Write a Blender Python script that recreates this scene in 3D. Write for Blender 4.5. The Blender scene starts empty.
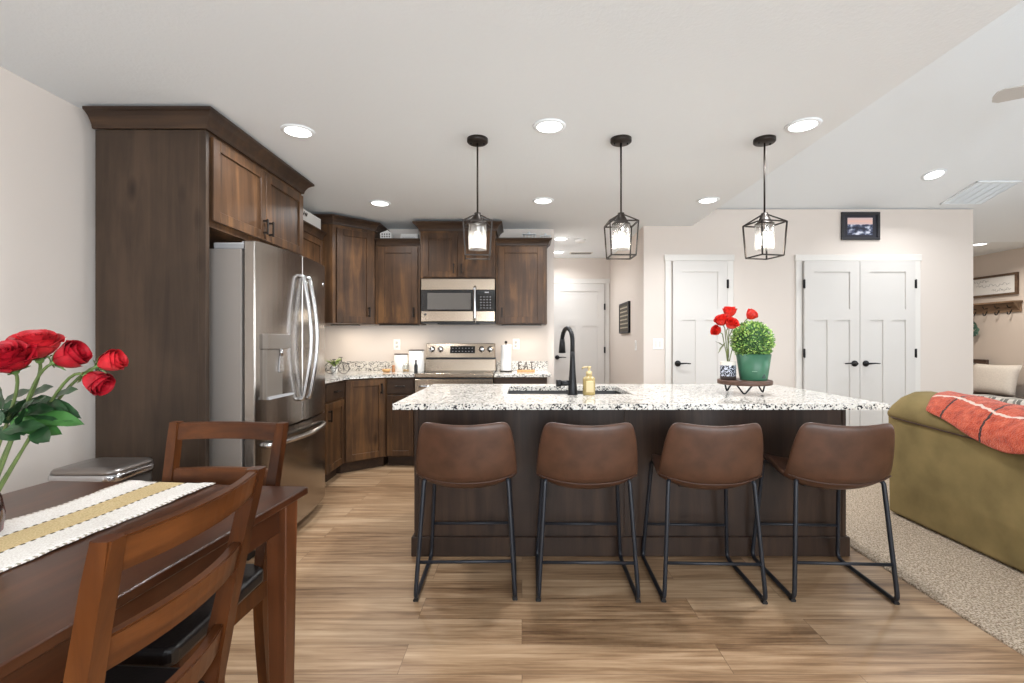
import bpy, bmesh, math, random
from mathutils import Vector, Matrix
random.seed(7)
R = math.radians
scene = bpy.context.scene
COL = scene.collection

# ---------------------------------------------------------------- camera, sky, light, exposure
F, CX, CY, H = 480.0, 522.0, 341.5, 1.235       # focal length and vanishing point in 1024x683 pixels, eye height in m
cam_data = bpy.data.cameras.new('camera')
cam_data.sensor_width = 36.0
cam_data.lens = 36.0 * F / 1024
cam_data.shift_x = (512 - CX) / 1024
cam_data.clip_start = 0.02
cam = bpy.data.objects.new('camera', cam_data)
cam.location = (0, 0, H)
cam.rotation_euler = (R(90), 0, 0)
COL.objects.link(cam)
scene.camera = cam

scene.view_settings.view_transform = 'Standard'
scene.view_settings.look = 'None'
scene.view_settings.gamma = 1
scene.view_settings.use_curve_mapping = False
scene.view_settings.exposure = -0.04

world = bpy.data.worlds.new('world')
scene.world = world
world.use_nodes = True
world.node_tree.nodes['Background'].inputs[0].default_value = (0.86, 0.93, 1.0, 1)
world.node_tree.nodes['Background'].inputs[1].default_value = 1.0


def area_light(name, loc, rot, sx, sy, power, color=(1, 1, 1), shape='RECTANGLE', spread=180, parent=None):
    d = bpy.data.lights.new(name, 'AREA')
    d.shape = shape
    d.size = sx
    if shape in ('RECTANGLE', 'ELLIPSE'):
        d.size_y = sy
    d.energy = power
    d.color = color
    d.spread = R(spread)
    o = bpy.data.objects.new(name, d)
    o.location = loc
    o.rotation_euler = rot
    COL.objects.link(o)
    if parent:
        o.parent = parent
    return o


# daylight through the windows behind the camera and in the living room
DAY = (0.885, 0.945, 1)
area_light('window_daylight', (0.3, -2.45, 1.45), (R(114), 0, R(28)), 1.5, 1.4, 135, DAY)
area_light('window_daylight', (2.6, -2.45, 1.3), (R(104), 0, R(44)), 1.9, 1.9, 125, DAY)
area_light('window_daylight', (5.0, -2.45, 1.45), (R(112), 0, 0), 1.5, 1.4, 12, DAY)
area_light('window_daylight', (6.5, 1.7, 1.5), (0, R(97), 0), 1.5, 2.4, 70, DAY)
DOWN_POWER, PENDANT_POWER, UNDER_POWER = 15.0, 4.0, 1.8


# ---------------------------------------------------------------- helpers
def wx(px, Y):
    return (px - CX) * Y / F


def wz(py, Y):
    return H - (py - CY) * Y / F


def tag(o, label=None, cat=None, group=None, kind=None):
    if label: o['label'] = label
    if cat: o['category'] = cat
    if group: o['group'] = group
    if kind: o['kind'] = kind
    return o


def thing(name, label, cat, loc=(0, 0, 0), rz=0.0, group=None):
    o = bpy.data.objects.new(name, None)
    o.empty_display_size = 0.1
    o.location = loc
    o.rotation_euler = (0, 0, rz)
    COL.objects.link(o)
    return tag(o, label, cat, group)


def dup(root, loc, rz=None, label=None):
    def cp(o, par):
        c = o.copy()
        COL.objects.link(c)
        if par: c.parent = par
        for ch in list(o.children):
            cp(ch, c)
        return c
    r = cp(root, None)
    r.location = loc
    if rz is not None: r.rotation_euler = (0, 0, rz)
    if label: r['label'] = label
    return r


class MB:
    """collects shapes in one bmesh; o = the thing's base, so shapes can be given in world coordinates"""
    def __init__(self, o=(0, 0, 0), M=None):
        self.bm = bmesh.new()
        self.o = Vector(o)
        self.M = M

    def pt(self, p):
        p = Vector(p)
        if self.M is not None: p = self.M @ p
        return p - self.o

    def v(self, p):
        return self.bm.verts.new(self.pt(p))

    def poly(self, vs, smooth=False):
        try:
            f = self.bm.faces.new(vs)
            f.smooth = smooth
            return f
        except ValueError:
            return None

    def box(self, x0, x1, y0, y1, z0, z1, bev=0.0, seg=1):
        c = [self.v(p) for p in ((x0, y0, z0), (x1, y0, z0), (x1, y1, z0), (x0, y1, z0),
                                 (x0, y0, z1), (x1, y0, z1), (x1, y1, z1), (x0, y1, z1))]
        fs = [self.poly([c[i] for i in q]) for q in ((0, 3, 2, 1), (4, 5, 6, 7), (0, 1, 5, 4), (1, 2, 6, 5), (2, 3, 7, 6), (3, 0, 4, 7))]
        if bev > 0:
            es = list({e for f in fs for e in f.edges})
            r = bmesh.ops.bevel(self.bm, geom=es, offset=bev, segments=seg, affect='EDGES', profile=0.5)
            if seg > 1:
                for f in r['faces']: f.smooth = True
        return self

    def hexa(self, lo, hi, bev=0.0, seg=1):
        """lo, hi: four points each, bottom and top rings in the same order"""
        a = [self.v(p) for p in lo]; b = [self.v(p) for p in hi]
        n = len(a)
        fs = [self.poly(a[::-1]), self.poly(b)] + [self.poly([a[i], a[(i + 1) % n], b[(i + 1) % n], b[i]]) for i in range(n)]
        if bev > 0:
            es = list({e for f in fs if f for e in f.edges})
            bmesh.ops.bevel(self.bm, geom=es, offset=bev, segments=seg, affect='EDGES', profile=0.5)
        return self

    def prism(self, pts, z0, z1, bev=0.0, seg=1):
        return self.hexa([(x, y, z0) for x, y in pts], [(x, y, z1) for x, y in pts], bev, seg)

    def loft(self, rings, smooth=True, cap=True, closed=True):
        rs = [[self.v(p) for p in r] for r in rings]
        n = len(rs[0])
        for a, b in zip(rs, rs[1:]):
            for i in range(n if closed else n - 1):
                self.poly([a[i], a[(i + 1) % n], b[(i + 1) % n], b[i]], smooth)
        if cap and closed:
            self.poly(rs[0][::-1]); self.poly(rs[-1])
        return self

    def grid(self, rows, smooth=True, uv=None):
        rs = [[self.v(p) for p in r] for r in rows]
        lay = self.bm.loops.layers.uv.verify() if uv else None
        for j in range(len(rs) - 1):
            for i in range(len(rs[0]) - 1):
                f = self.poly([rs[j][i], rs[j][i + 1], rs[j + 1][i + 1], rs[j + 1][i]], smooth)
                if lay and f:
                    for lp, (jj, ii) in zip(f.loops, ((j, i), (j, i + 1), (j + 1, i + 1), (j + 1, i))):
                        lp[lay].uv = uv[jj][ii]
        return self

    def lathe(self, prof, c=(0, 0, 0), seg=24, axis='z', smooth=True, close=False):
        c = Vector(c)
        rings = []
        for r, h in prof:
            r = max(r, 1e-4)
            ring = []
            for k in range(seg):
                a = 2 * math.pi * k / seg
                u, w = r * math.cos(a), r * math.sin(a)
                ring.append(c + (Vector((u, w, h)) if axis == 'z' else Vector((u, h, w)) if axis == 'y' else Vector((h, u, w))))
            rings.append(ring)
        if close: rings.append(rings[0])
        return self.loft(rings, smooth, cap=not close)

    def tube(self, pts, r, seg=8, cap=True):
        pts = [Vector(p) for p in pts]
        n = len(pts)
        rad = r if isinstance(r, (list, tuple)) else [r] * n
        t0 = (pts[1] - pts[0]).normalized()
        up = Vector((0, 0, 1)) if abs(t0.z) < 0.9 else Vector((1, 0, 0))
        nrm = t0.cross(up).normalized()
        rings = []
        for i, p in enumerate(pts):
            t = (pts[min(i + 1, n - 1)] - pts[max(i - 1, 0)]).normalized()
            nrm = (nrm - t * nrm.dot(t)).normalized()
            b = t.cross(nrm)
            rings.append([p + (nrm * math.cos(2 * math.pi * k / seg) + b * math.sin(2 * math.pi * k / seg)) * rad[i] for k in range(seg)])
        return self.loft(rings, True, cap)

    def bar(self, p, q, w, d=None, up=(0, 0, 1)):
        """square bar from p to q"""
        p, q = Vector(p), Vector(q)
        d = d or w
        t = (q - p).normalized()
        u = Vector(up)
        if abs(t.dot(u)) > 0.95: u = Vector((0, 1, 0))
        a = t.cross(u).normalized() * w / 2
        b = t.cross(a).normalized() * d / 2
        f = [(-1, -1), (1, -1), (1, 1), (-1, 1)]
        return self.hexa([p + a * i + b * j for i, j in f], [q + a * i + b * j for i, j in f])

    def sphere(self, c, r, seg=16, rings=10, sc=(1, 1, 1)):
        c = Vector(c)
        rr = []
        for j in range(rings + 1):
            a = math.pi * j / rings
            rr.append([c + Vector((r * math.sin(a) * math.cos(2 * math.pi * k / seg) * sc[0], r * math.sin(a) * math.sin(2 * math.pi * k / seg) * sc[1],
                                   -r * math.cos(a) * sc[2])) if 0 < j < rings else c + Vector((1e-5 * math.cos(2 * math.pi * k / seg), 1e-5 * math.sin(2 * math.pi * k / seg), (-r if j == 0 else r) * sc[2])) for k in range(seg)])
        return self.loft(rr, True, True)

    def sweep(self, path, prof, out=1):
        """prof = [(outward, z)], swept along an open xy path with mitred corners; out = +1 left of travel, -1 right"""
        P = [Vector((x, y)) for x, y in path]
        n = len(P)
        rings = []
        for i, p in enumerate(P):
            def nr(a, b):
                d = (b - a).normalized()
                return Vector((-d.y, d.x)) * out
            if i == 0: m = nr(P[0], P[1])
            elif i == n - 1: m = nr(P[-2], P[-1])
            else:
                a, b = nr(P[i - 1], p), nr(p, P[i + 1])
                m = (a + b); m = m / m.length_squared * 2
            rings.append([(p.x + m.x * o, p.y + m.y * o, z) for o, z in prof])
        return self.loft(rings, False, True)

    def build(self, name, m, parent=None, mods=None, label=None, recalc=True):
        if recalc:
            bmesh.ops.recalc_face_normals(self.bm, faces=self.bm.faces[:])
        me = bpy.data.meshes.new(name)
        self.bm.to_mesh(me)
        self.bm.free()
        for mm in (m if isinstance(m, (list, tuple)) else [m]):
            me.materials.append(mm)
        o = bpy.data.objects.new(name, me)
        COL.objects.link(o)
        if parent: o.parent = parent
        if label: o['label'] = label
        for kind, kw in (mods or []):
            md = o.modifiers.new(kind.lower(), kind)
            for k, v in kw.items(): setattr(md, k, v)
        return o


def single(mb, name, m, label, cat, group=None, mods=None):
    """a thing that is one mesh: origin moved to the base centre"""
    vs = mb.bm.verts
    lo = Vector((min(v.co.x for v in vs), min(v.co.y for v in vs), min(v.co.z for v in vs)))
    hi = Vector((max(v.co.x for v in vs), max(v.co.y for v in vs), max(v.co.z for v in vs)))
    c = Vector(((lo.x + hi.x) / 2, (lo.y + hi.y) / 2, lo.z))
    for v in vs: v.co -= c
    o = mb.build(name, m, None, mods)
    o.location = c
    return tag(o, label, cat, group)


def fillet(pts, r, n=5):
    """round the inner corners of a polyline"""
    P = [Vector(p) for p in pts]
    out = [P[0]]
    for a, b, c in zip(P, P[1:], P[2:]):
        d1, d2 = (a - b).normalized(), (c - b).normalized()
        k = min(r, (a - b).length * 0.45, (c - b).length * 0.45)
        s, e = b + d1 * k, b + d2 * k
        for i in range(n + 1):
            t = i / n
            out.append(s * (1 - t) ** 2 + b * 2 * t * (1 - t) + e * t * t)
    out.append(P[-1])
    return out


# ---------------------------------------------------------------- materials
def srgb(r, g, b):
    f = lambda c: (c / 255 / 12.92) if c / 255 <= 0.04045 else ((c / 255 + 0.055) / 1.055) ** 2.4
    return (f(r), f(g), f(b), 1)


class NT:
    def __init__(self, name):
        self.m = bpy.data.materials.new(name)
        self.m.use_nodes = True
        self.t = self.m.node_tree
        self.p = self.t.nodes['Principled BSDF']

    def n(self, kind, **kw):
        nd = self.t.nodes.new(kind)
        for k, v in kw.items():
            if k.startswith('_'): setattr(nd, k[1:], v)
            else: nd.inputs[k.replace('__', ' ')].default_value = v
        return nd

    def l(self, a, b):
        self.t.links.new(a, b)

    def coords(self, scale=(1, 1, 1), kind='Object', rot=(0, 0, 0)):
        tc = self.n('ShaderNodeTexCoord')
        mp = self.n('ShaderNodeMapping')
        mp.inputs['Scale'].default_value = scale
        mp.inputs['Rotation'].default_value = rot
        self.l(tc.outputs[kind], mp.inputs['Vector'])
        return mp.outputs['Vector']

    def ramp(self, fac, stops, interp='LINEAR'):
        r = self.n('ShaderNodeValToRGB')
        r.color_ramp.interpolation = interp
        e = r.color_ramp.elements
        while len(e) > 1: e.remove(e[0])
        e[0].position, e[0].color = stops[0]
        for p, c in stops[1:]:
            x = e.new(p); x.color = c
        self.l(fac, r.inputs['Fac'])
        return r.outputs['Color']

    def mix(self, fac, a, b, mode='MIX'):
        x = self.n('ShaderNodeMix', _data_type='RGBA', _blend_type=mode)
        for s, v in ((0, fac), (6, a), (7, b)):
            if hasattr(v, 'is_linked') or isinstance(v, bpy.types.NodeSocket): self.l(v, x.inputs[s])
            else: x.inputs[s].default_value = v
        return x.outputs[2]

    def math(self, op, a, b=0.0, c=0.0):
        x = self.n('ShaderNodeMath', _operation=op)
        for i, v in enumerate((a, b, c)):
            if isinstance(v, bpy.types.NodeSocket): self.l(v, x.inputs[i])
            else: x.inputs[i].default_value = v
        return x.outputs[0]

    def bump(self, h, strength=0.2, dist=0.01):
        b = self.n('ShaderNodeBump', Strength=strength, Distance=dist)
        self.l(h, b.inputs['Height'])
        self.l(b.outputs['Normal'], self.p.inputs['Normal'])

    def base(self, c, rough=0.5, metal=0.0, spec=None):
        if isinstance(c, bpy.types.NodeSocket): self.l(c, self.p.inputs['Base Color'])
        else: self.p.inputs['Base Color'].default_value = c
        if isinstance(rough, bpy.types.NodeSocket): self.l(rough, self.p.inputs['Roughness'])
        else: self.p.inputs['Roughness'].default_value = rough
        self.p.inputs['Metallic'].default_value = metal
        if spec is not None: self.p.inputs['Specular IOR Level'].default_value = spec
        return self.m


def plain(name, c, rough=0.5, metal=0.0, noise=0.0, nscale=30, bump=0.0, bscale=200, spec=None):
    t = NT(name)
    co = t.coords()
    col = c
    if noise:
        nz = t.n('ShaderNodeTexNoise', Scale=nscale, Detail=4.0)
        t.l(co, nz.inputs['Vector'])
        d = tuple(max(0, x * (1 - noise)) for x in c[:3]) + (1,)
        e = tuple(min(1, x * (1 + noise)) for x in c[:3]) + (1,)
        col = t.ramp(nz.outputs['Fac'], [(0.3, d), (0.7, e)])
    if bump:
        nb = t.n('ShaderNodeTexNoise', Scale=bscale, Detail=3.0)
        t.l(co, nb.inputs['Vector'])
        t.bump(nb.outputs['Fac'], bump, 0.005)
    return t.base(col, rough, metal, spec)


def wood(name, dark, mid, light, grain='z', rough=0.4, knots=True, fine=1.0, spec=None):
    t = NT(name)
    s = {'x': (1.2, 14, 14), 'y': (14, 1.2, 14), 'z': (14, 14, 1.2)}[grain]
    oi = t.n('ShaderNodeObjectInfo')
    tc = t.n('ShaderNodeTexCoord')
    off = t.n('ShaderNodeVectorMath', _operation='SCALE')
    off.inputs[0].default_value = (3.1, 5.3, 7.7)
    t.l(oi.outputs['Random'], off.inputs['Scale'])
    ad = t.n('ShaderNodeVectorMath', _operation='ADD')
    t.l(tc.outputs['Object'], ad.inputs[0]); t.l(off.outputs[0], ad.inputs[1])
    mp = t.n('ShaderNodeMapping')
    mp.inputs['Scale'].default_value = tuple(x * fine for x in s)
    t.l(ad.outputs[0], mp.inputs['Vector'])
    a = t.n('ShaderNodeTexNoise', Scale=1.0, Detail=6.0, Roughness=0.62, Distortion=0.7)
    t.l(mp.outputs[0], a.inputs['Vector'])
    b = t.n('ShaderNodeTexNoise', Scale=2.6, Detail=3.0, Roughness=0.5, Distortion=0.4)
    t.l(ad.outputs[0], b.inputs['Vector'])
    fac = t.math('ADD', t.math('MULTIPLY', a.outputs['Fac'], 0.62), t.math('MULTIPLY', b.outputs['Fac'], 0.38))
    col = t.ramp(fac, [(0.34, dark), (0.5, mid), (0.66, light)])
    if knots:
        mk = t.n('ShaderNodeMapping')
        mk.inputs['Scale'].default_value = {'x': (2.0, 5, 5), 'y': (5, 2.0, 5), 'z': (5, 5, 2.0)}[grain]
        t.l(ad.outputs[0], mk.inputs['Vector'])
        vo = t.n('ShaderNodeTexVoronoi', Scale=1.0)
        t.l(mk.outputs[0], vo.inputs['Vector'])
        kn = t.ramp(vo.outputs['Distance'], [(0.03, (1, 1, 1, 1)), (0.17, (0, 0, 0, 1))])
        col = t.mix(t.math('MULTIPLY', kn, 0.75), col, tuple(x * 0.3 for x in dark[:3]) + (1,))
    t.bump(a.outputs['Fac'], 0.06, 0.004)
    return t.base(col, rough, 0, spec)


# setting
M_WALL = plain('wall_paint', srgb(218, 209, 201), 0.85, bump=0.05, bscale=160)
M_MUDWALL = plain('mudroom_wall_paint', srgb(213, 200, 188), 0.85, bump=0.05, bscale=160)
M_CEIL = plain('ceiling_paint', srgb(234, 239, 242), 0.9, bump=0.25, bscale=70)
M_TRIM = plain('white_trim_paint', srgb(221, 218, 213), 0.45)
M_DOOR = plain('white_door_paint', srgb(211, 208, 204), 0.5)


def floor_material():
    t = NT('vinyl_plank')
    co = t.coords()
    br = t.n('ShaderNodeTexBrick', Scale=1.0, _offset=0.37, _offset_frequency=2)
    br.inputs['Color1'].default_value = (0, 0, 0, 1); br.inputs['Color2'].default_value = (1, 1, 1, 1)
    br.inputs['Mortar'].default_value = (0.5, 0.5, 0.5, 1)
    br.inputs['Mortar Size'].default_value = 0.0012
    br.inputs['Brick Width'].default_value = 1.25; br.inputs['Row Height'].default_value = 0.178
    t.l(co, br.inputs['Vector'])
    sep = t.n('ShaderNodeSeparateColor'); t.l(br.outputs['Color'], sep.inputs[0])
    rnd = sep.outputs[0]
    mv = t.n('ShaderNodeCombineXYZ'); t.l(t.math('MULTIPLY', rnd, 7.0), mv.inputs[0]); t.l(t.math('MULTIPLY', rnd, 13.0), mv.inputs[2])
    ad = t.n('ShaderNodeVectorMath', _operation='ADD'); t.l(co, ad.inputs[0]); t.l(mv.outputs[0], ad.inputs[1])
    mp = t.n('ShaderNodeMapping'); mp.inputs['Scale'].default_value = (1.8, 42, 1); t.l(ad.outputs[0], mp.inputs[0])
    a = t.n('ShaderNodeTexNoise', Scale=1.0, Detail=8.0, Roughness=0.66, Distortion=0.35); t.l(mp.outputs[0], a.inputs['Vector'])
    mp2 = t.n('ShaderNodeMapping'); mp2.inputs['Scale'].default_value = (0.9, 7.0, 1); t.l(ad.outputs[0], mp2.inputs[0])
    b = t.n('ShaderNodeTexNoise', Scale=1.3, Detail=4.0, Roughness=0.55, Distortion=0.9); t.l(mp2.outputs[0], b.inputs['Vector'])
    fac = t.math('ADD', t.math('ADD', t.math('MULTIPLY', a.outputs['Fac'], 0.55), t.math('MULTIPLY', b.outputs['Fac'], 0.45)), t.math('MULTIPLY', t.math('SUBTRACT', rnd, 0.5), 0.10))
    col = t.ramp(fac, [(0.35, srgb(106, 80, 57)), (0.44, srgb(142, 112, 83)), (0.53, srgb(168, 138, 107)), (0.65, srgb(192, 164, 133))])
    col = t.mix(t.math('MULTIPLY', br.outputs['Fac'], 0.6), col, srgb(70, 52, 38))
    t.bump(a.outputs['Fac'], 0.05, 0.004)
    return t.base(col, 0.38, 0, 0.4)


def carpet_material():
    t = NT('beige_carpet')
    co = t.coords()
    a = t.n('ShaderNodeTexNoise', Scale=95.0, Detail=3.0, Roughness=0.8); t.l(co, a.inputs['Vector'])
    v = t.n('ShaderNodeTexVoronoi', Scale=120.0); t.l(co, v.inputs['Vector'])
    fac = t.math('ADD', t.math('MULTIPLY', a.outputs['Fac'], 0.7), t.math('MULTIPLY', v.outputs['Distance'], 0.35))
    col = t.ramp(fac, [(0.36, srgb(124, 106, 87)), (0.5, srgb(188, 168, 146)), (0.66, srgb(230, 214, 194))])
    t.bump(fac, 1.0, 0.02)
    return t.base(col, 0.95, 0, 0.1)


M_FLOOR = floor_material()
M_CARPET = carpet_material()

# cabinets and furniture
M_CAB = wood('stained_alder', srgb(48, 33, 22), srgb(74, 52, 35), srgb(112, 79, 49), 'z', 0.4, spec=.28)
M_ISLAND = wood('dark_stained_island', srgb(38, 28, 22), srgb(54, 40, 32), srgb(72, 54, 42), 'z', 0.4, spec=.3)
M_PANEL = wood('stained_alder_panel', srgb(54, 43, 35), srgb(66, 53, 43), srgb(78, 62, 50), 'z', 0.4, spec=.28)
M_CABX = wood('stained_alder_rail', srgb(46, 34, 27), srgb(60, 45, 35), srgb(78, 58, 42), 'x', 0.4, knots=False, spec=.28)
M_CABIN = plain('cabinet_interior', srgb(60, 44, 32), 0.6)
M_TABLE = wood('cherry_table', srgb(46, 23, 11), srgb(66, 35, 18), srgb(90, 51, 28), 'y', 0.28, knots=False)
M_TABLEZ = wood('cherry_leg', srgb(56, 28, 14), srgb(82, 45, 23), srgb(108, 62, 34), 'z', 0.32, knots=False)
M_CHAIR = wood('chair_wood', srgb(48, 23, 9), srgb(76, 40, 16), srgb(106, 60, 26), 'z', 0.33, knots=False, spec=.3)
M_CHAIRY = wood('chair_slat_wood', srgb(48, 23, 9), srgb(76, 40, 16), srgb(106, 60, 26), 'x', 0.33, knots=False, spec=.3)
M_BLACKSEAT = plain('black_vinyl', srgb(28, 25, 25), 0.32, bump=0.1, bscale=120)
M_BRONZE = plain('dark_bronze', srgb(44, 38, 34), 0.42, 0.6)
M_BLACK = plain('matte_black_metal', srgb(30, 30, 32), 0.42, 0.5)
M_LEG = plain('black_painted_tube', srgb(36, 39, 46), 0.42, 0.3)
M_BLACKP = plain('black_plastic', srgb(22, 22, 24), 0.35)
M_LEATHER = plain('brown_faux_leather', srgb(76, 50, 36), 0.4, noise=0.24, nscale=14, bump=0.12, bscale=260)
M_SEAM = plain('leather_piping', srgb(66, 42, 30), 0.5)


def granite_material():
    t = NT('speckled_granite')
    co = t.coords()
    v = t.n('ShaderNodeTexVoronoi', Scale=135.0, Randomness=1.0); t.l(co, v.inputs['Vector'])
    s = t.n('ShaderNodeSeparateColor'); t.l(v.outputs['Color'], s.inputs[0])
    n = t.n('ShaderNodeTexNoise', Scale=22.0, Detail=3.0); t.l(co, n.inputs['Vector'])
    f = t.math('ADD', s.outputs[0], t.math('MULTIPLY', t.math('SUBTRACT', n.outputs['Fac'], 0.5), 0.9))
    col = t.ramp(f, [(0.0, srgb(34, 34, 38)), (0.12, srgb(112, 110, 110)), (0.2, srgb(178, 174, 168)), (0.32, srgb(224, 220, 212)), (0.62, srgb(206, 198, 186)), (0.72, srgb(230, 226, 219))], 'CONSTANT')
    return t.base(col, 0.12, 0, 0.5)


M_GRANITE = granite_material()


def steel_material(name, c, rough, axis='z'):
    t = NT(name)
    co = t.coords({'z': (60, 60, 1), 'x': (1, 60, 60)}[axis])
    n = t.n('ShaderNodeTexNoise', Scale=4.0, Detail=4.0); t.l(co, n.inputs['Vector'])
    r = t.math('ADD', t.math('MULTIPLY', n.outputs['Fac'], 0.05), rough - 0.025)
    t.p.inputs['Anisotropic'].default_value = 0.4
    return t.base(c, r, 1.0)


M_STEEL = steel_material('brushed_steel', srgb(168, 162, 156), 0.2)
M_STEELX = steel_material('brushed_steel_horizontal', srgb(176, 162, 146), 0.22, 'x')
M_CHROME = plain('bright_steel', srgb(188, 188, 190), 0.2, 1.0)
M_FRIDGESIDE = plain('grey_fridge_side', srgb(146, 139, 133), 0.5, 0.2)
M_DARKGLASS = plain('black_glass', srgb(18, 18, 20), 0.08)
M_GREYGLASS = plain('oven_window_mesh', srgb(88, 84, 80), 0.18)
M_COMPOSITE = plain('dark_sink_composite', srgb(52, 50, 50), 0.45)
M_PLASTIC = plain('white_plastic', srgb(240, 240, 238), 0.4)
M_SLOT = plain('slot_dark', srgb(80, 78, 76), 0.6)
M_GREYPLASTIC = plain('grey_plastic', srgb(150, 150, 152), 0.4)


def emit(name, c, s):
    m = bpy.data.materials.new(name); m.use_nodes = True
    t = m.node_tree
    for n in list(t.nodes): t.nodes.remove(n)
    e = t.nodes.new('ShaderNodeEmission'); e.inputs[0].default_value = c; e.inputs[1].default_value = s
    o = t.nodes.new('ShaderNodeOutputMaterial'); t.links.new(e.outputs[0], o.inputs[0])
    return m


M_LED = emit('led_diffuser', (1, 0.98, 0.95, 1), 6.0)
M_BULB = emit('glowing_bulb', (1, 0.96, 0.9, 1), 12.0)


def clear_glass(name, tint=(1, 1, 1, 1), amount=0.16, rough=0.05, haze=0.0):
    t = NT(name)
    co = t.coords((40, 40, 12))
    n = t.n('ShaderNodeTexNoise', Scale=3.0, Detail=2.0); t.l(co, n.inputs['Vector'])
    tr = t.n('ShaderNodeBsdfTransparent'); tr.inputs[0].default_value = tint
    gl = t.n('ShaderNodeBsdfGlossy', Roughness=rough)
    lw = t.n('ShaderNodeLayerWeight', Blend=0.35)
    mx = t.n('ShaderNodeMixShader')
    t.l(t.math('ADD', t.math('MULTIPLY', lw.outputs['Facing'], 0.45), amount * 0.5), mx.inputs[0])
    t.l(tr.outputs[0], mx.inputs[1]); t.l(gl.outputs[0], mx.inputs[2])
    b = t.n('ShaderNodeBump', Strength=0.25, Distance=0.004); t.l(n.outputs['Fac'], b.inputs['Height']); t.l(b.outputs[0], gl.inputs['Normal'])
    if haze:
        tl = t.n('ShaderNodeBsdfTranslucent'); tl.inputs[0].default_value = (1, .99, .96, 1)
        m2 = t.n('ShaderNodeMixShader'); m2.inputs[0].default_value = haze
        t.l(mx.outputs[0], m2.inputs[1]); t.l(tl.outputs[0], m2.inputs[2]); t.l(m2.outputs[0], t.t.nodes['Material Output'].inputs[0])
    else:
        t.l(mx.outputs[0], t.t.nodes['Material Output'].inputs[0])
    return t.m


M_GLASS = clear_glass('seeded_glass', haze=0.10)
M_JARGLASS = clear_glass('clear_jar_glass', (0.95, 0.96, 0.95, 1), 0.1)
M_REDGLASS = clear_glass('dark_red_glass', (0.42, 0.04, 0.06, 1), 0.12)

# ---------------------------------------------------------------- the room
ZC = 2.48                       # kitchen ceiling
XL, XR = -2.36, 6.60            # left wall, far right wall
YB = 5.32                       # kitchen back wall
YP = 5.17                       # wall with the white doors
YH = 7.16                       # end of the hall
XG = 1.83                       # edge of the flat ceiling
XPR = 4.86                      # right end of the white-door wall
YR = -2.6                       # wall behind the camera
YE, YRID = 5.97, 1.5            # eave and ridge of the vaulted ceiling
zv = lambda y: 2.674 + 0.25 * (YP - y) if y >= YRID else 2.674 + 0.25 * (YP - YRID) - 0.25 * (YRID - y)


def struct(mb, name, m, mods=None):
    return tag(mb.build(name, m, None, mods), kind='structure')


XCARP = 1.97
mb = MB(); mb.box(XL - .1, XCARP, YR - .1, YH + .1, -0.05, 0.0); struct(mb, 'floor', M_FLOOR)
mb = MB(); mb.box(XCARP, XR + .1, YR - .1, 7.4, -0.05, 0.012, 0.008, 2); struct(mb, 'floor_carpet', M_CARPET)
mb = MB(); mb.box(XL - .1, XL, YR - .1, YB + .1, 0, ZC); struct(mb, 'wall_left', M_WALL)
mb = MB(); mb.box(XL, wx(554, YB), YB, YB + .12, 0, ZC); struct(mb, 'wall_kitchen', M_WALL)
XHL, XHR = wx(554, YB), 1.31
mb = MB(); mb.box(XHL - .12, XHL, YB + .12, YH, 0, ZC); struct(mb, 'wall_hall_left', M_WALL)
mb = MB(); mb.box(XHL - .12, XHR + .12, YH, YH + .12, 0, ZC); struct(mb, 'wall_hall_end', M_WALL)
mb = MB(); mb.box(XHR, XHR + .12, YP + .12, YH, 0, ZC); struct(mb, 'wall_hall_right', M_WALL)
mb = MB(); mb.box(XHR, XG - .05, YP, YP + .12, 0, ZC); mb.box(XG - .05, XPR, YP, YP + .12, 0, zv(YP + .06)); struct(mb, 'wall_pantry', M_WALL)
mb = MB(); mb.hexa([(XPR - .12, YP + .12, 0), (XPR, YP + .12, 0), (XPR, 7.3, 0), (XPR - .12, 7.3, 0)], [(XPR - .12, YP + .12, zv(YP + .12)), (XPR, YP + .12, zv(YP + .12)), (XPR, 7.3, ZC - .0), (XPR - .12, 7.3, ZC)]); struct(mb, 'wall_pantry_side', M_WALL)
mb = MB(); mb.box(XPR - .12, XR + .1, 7.3, 7.42, 0, ZC); struct(mb, 'wall_mudroom_end', M_MUDWALL)


def holed_wall(name, m, along, fixed0, fixed1, a0, a1, z1, holes):
    """straight wall with rectangular openings [(lo, hi, zlo, zhi)]"""
    mb = MB()
    bx = (lambda p, q, r, s: mb.box(p, q, fixed0, fixed1, r, s)) if along == 'x' else (lambda p, q, r, s: mb.box(fixed0, fixed1, p, q, r, s))
    x = a0
    for lo, hi, zl, zh in holes:
        bx(x, lo, 0, z1); bx(lo, hi, zh, z1)
        if zl > 0: bx(lo, hi, 0, zl)
        x = hi
    bx(x, a1, 0, z1)
    return struct(mb, name, m)


REAR = [(-0.5, 1.1, 0.7, 2.2), (1.6, 3.6, 0.05, 2.2), (4.2, 5.8, 0.7, 2.2)]
holed_wall('wall_rear', M_WALL, 'x', YR - .12, YR, XL, XR, 2.70, REAR)
SIDE = [(0.4, 3.0, 0.7, 2.3)]
holed_wall('wall_right', M_MUDWALL, 'y', XR, XR + .12, YR, 7.3, 3.7, SIDE)
for k, (lo, hi, zl, zh) in enumerate(REAR):
    mb = MB()
    for a, b in ((lo, lo + .06), ((lo + hi) / 2 - .03, (lo + hi) / 2 + .03), (hi - .06, hi)): mb.box(a, b, YR - .09, YR - .03, zl, zh)
    for a, b in ((zl, zl + .06), (zh - .06, zh)): mb.box(lo, hi, YR - .09, YR - .03, a, b)
    struct(mb, 'window_%d' % (k + 1), M_TRIM)
lo, hi, zl, zh = SIDE[0]
mb = MB()
for a, b in ((lo, lo + .06), ((lo + hi) / 2 - .03, (lo + hi) / 2 + .03), (hi - .06, hi)): mb.box(XR + .03, XR + .09, a, b, zl, zh)
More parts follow.
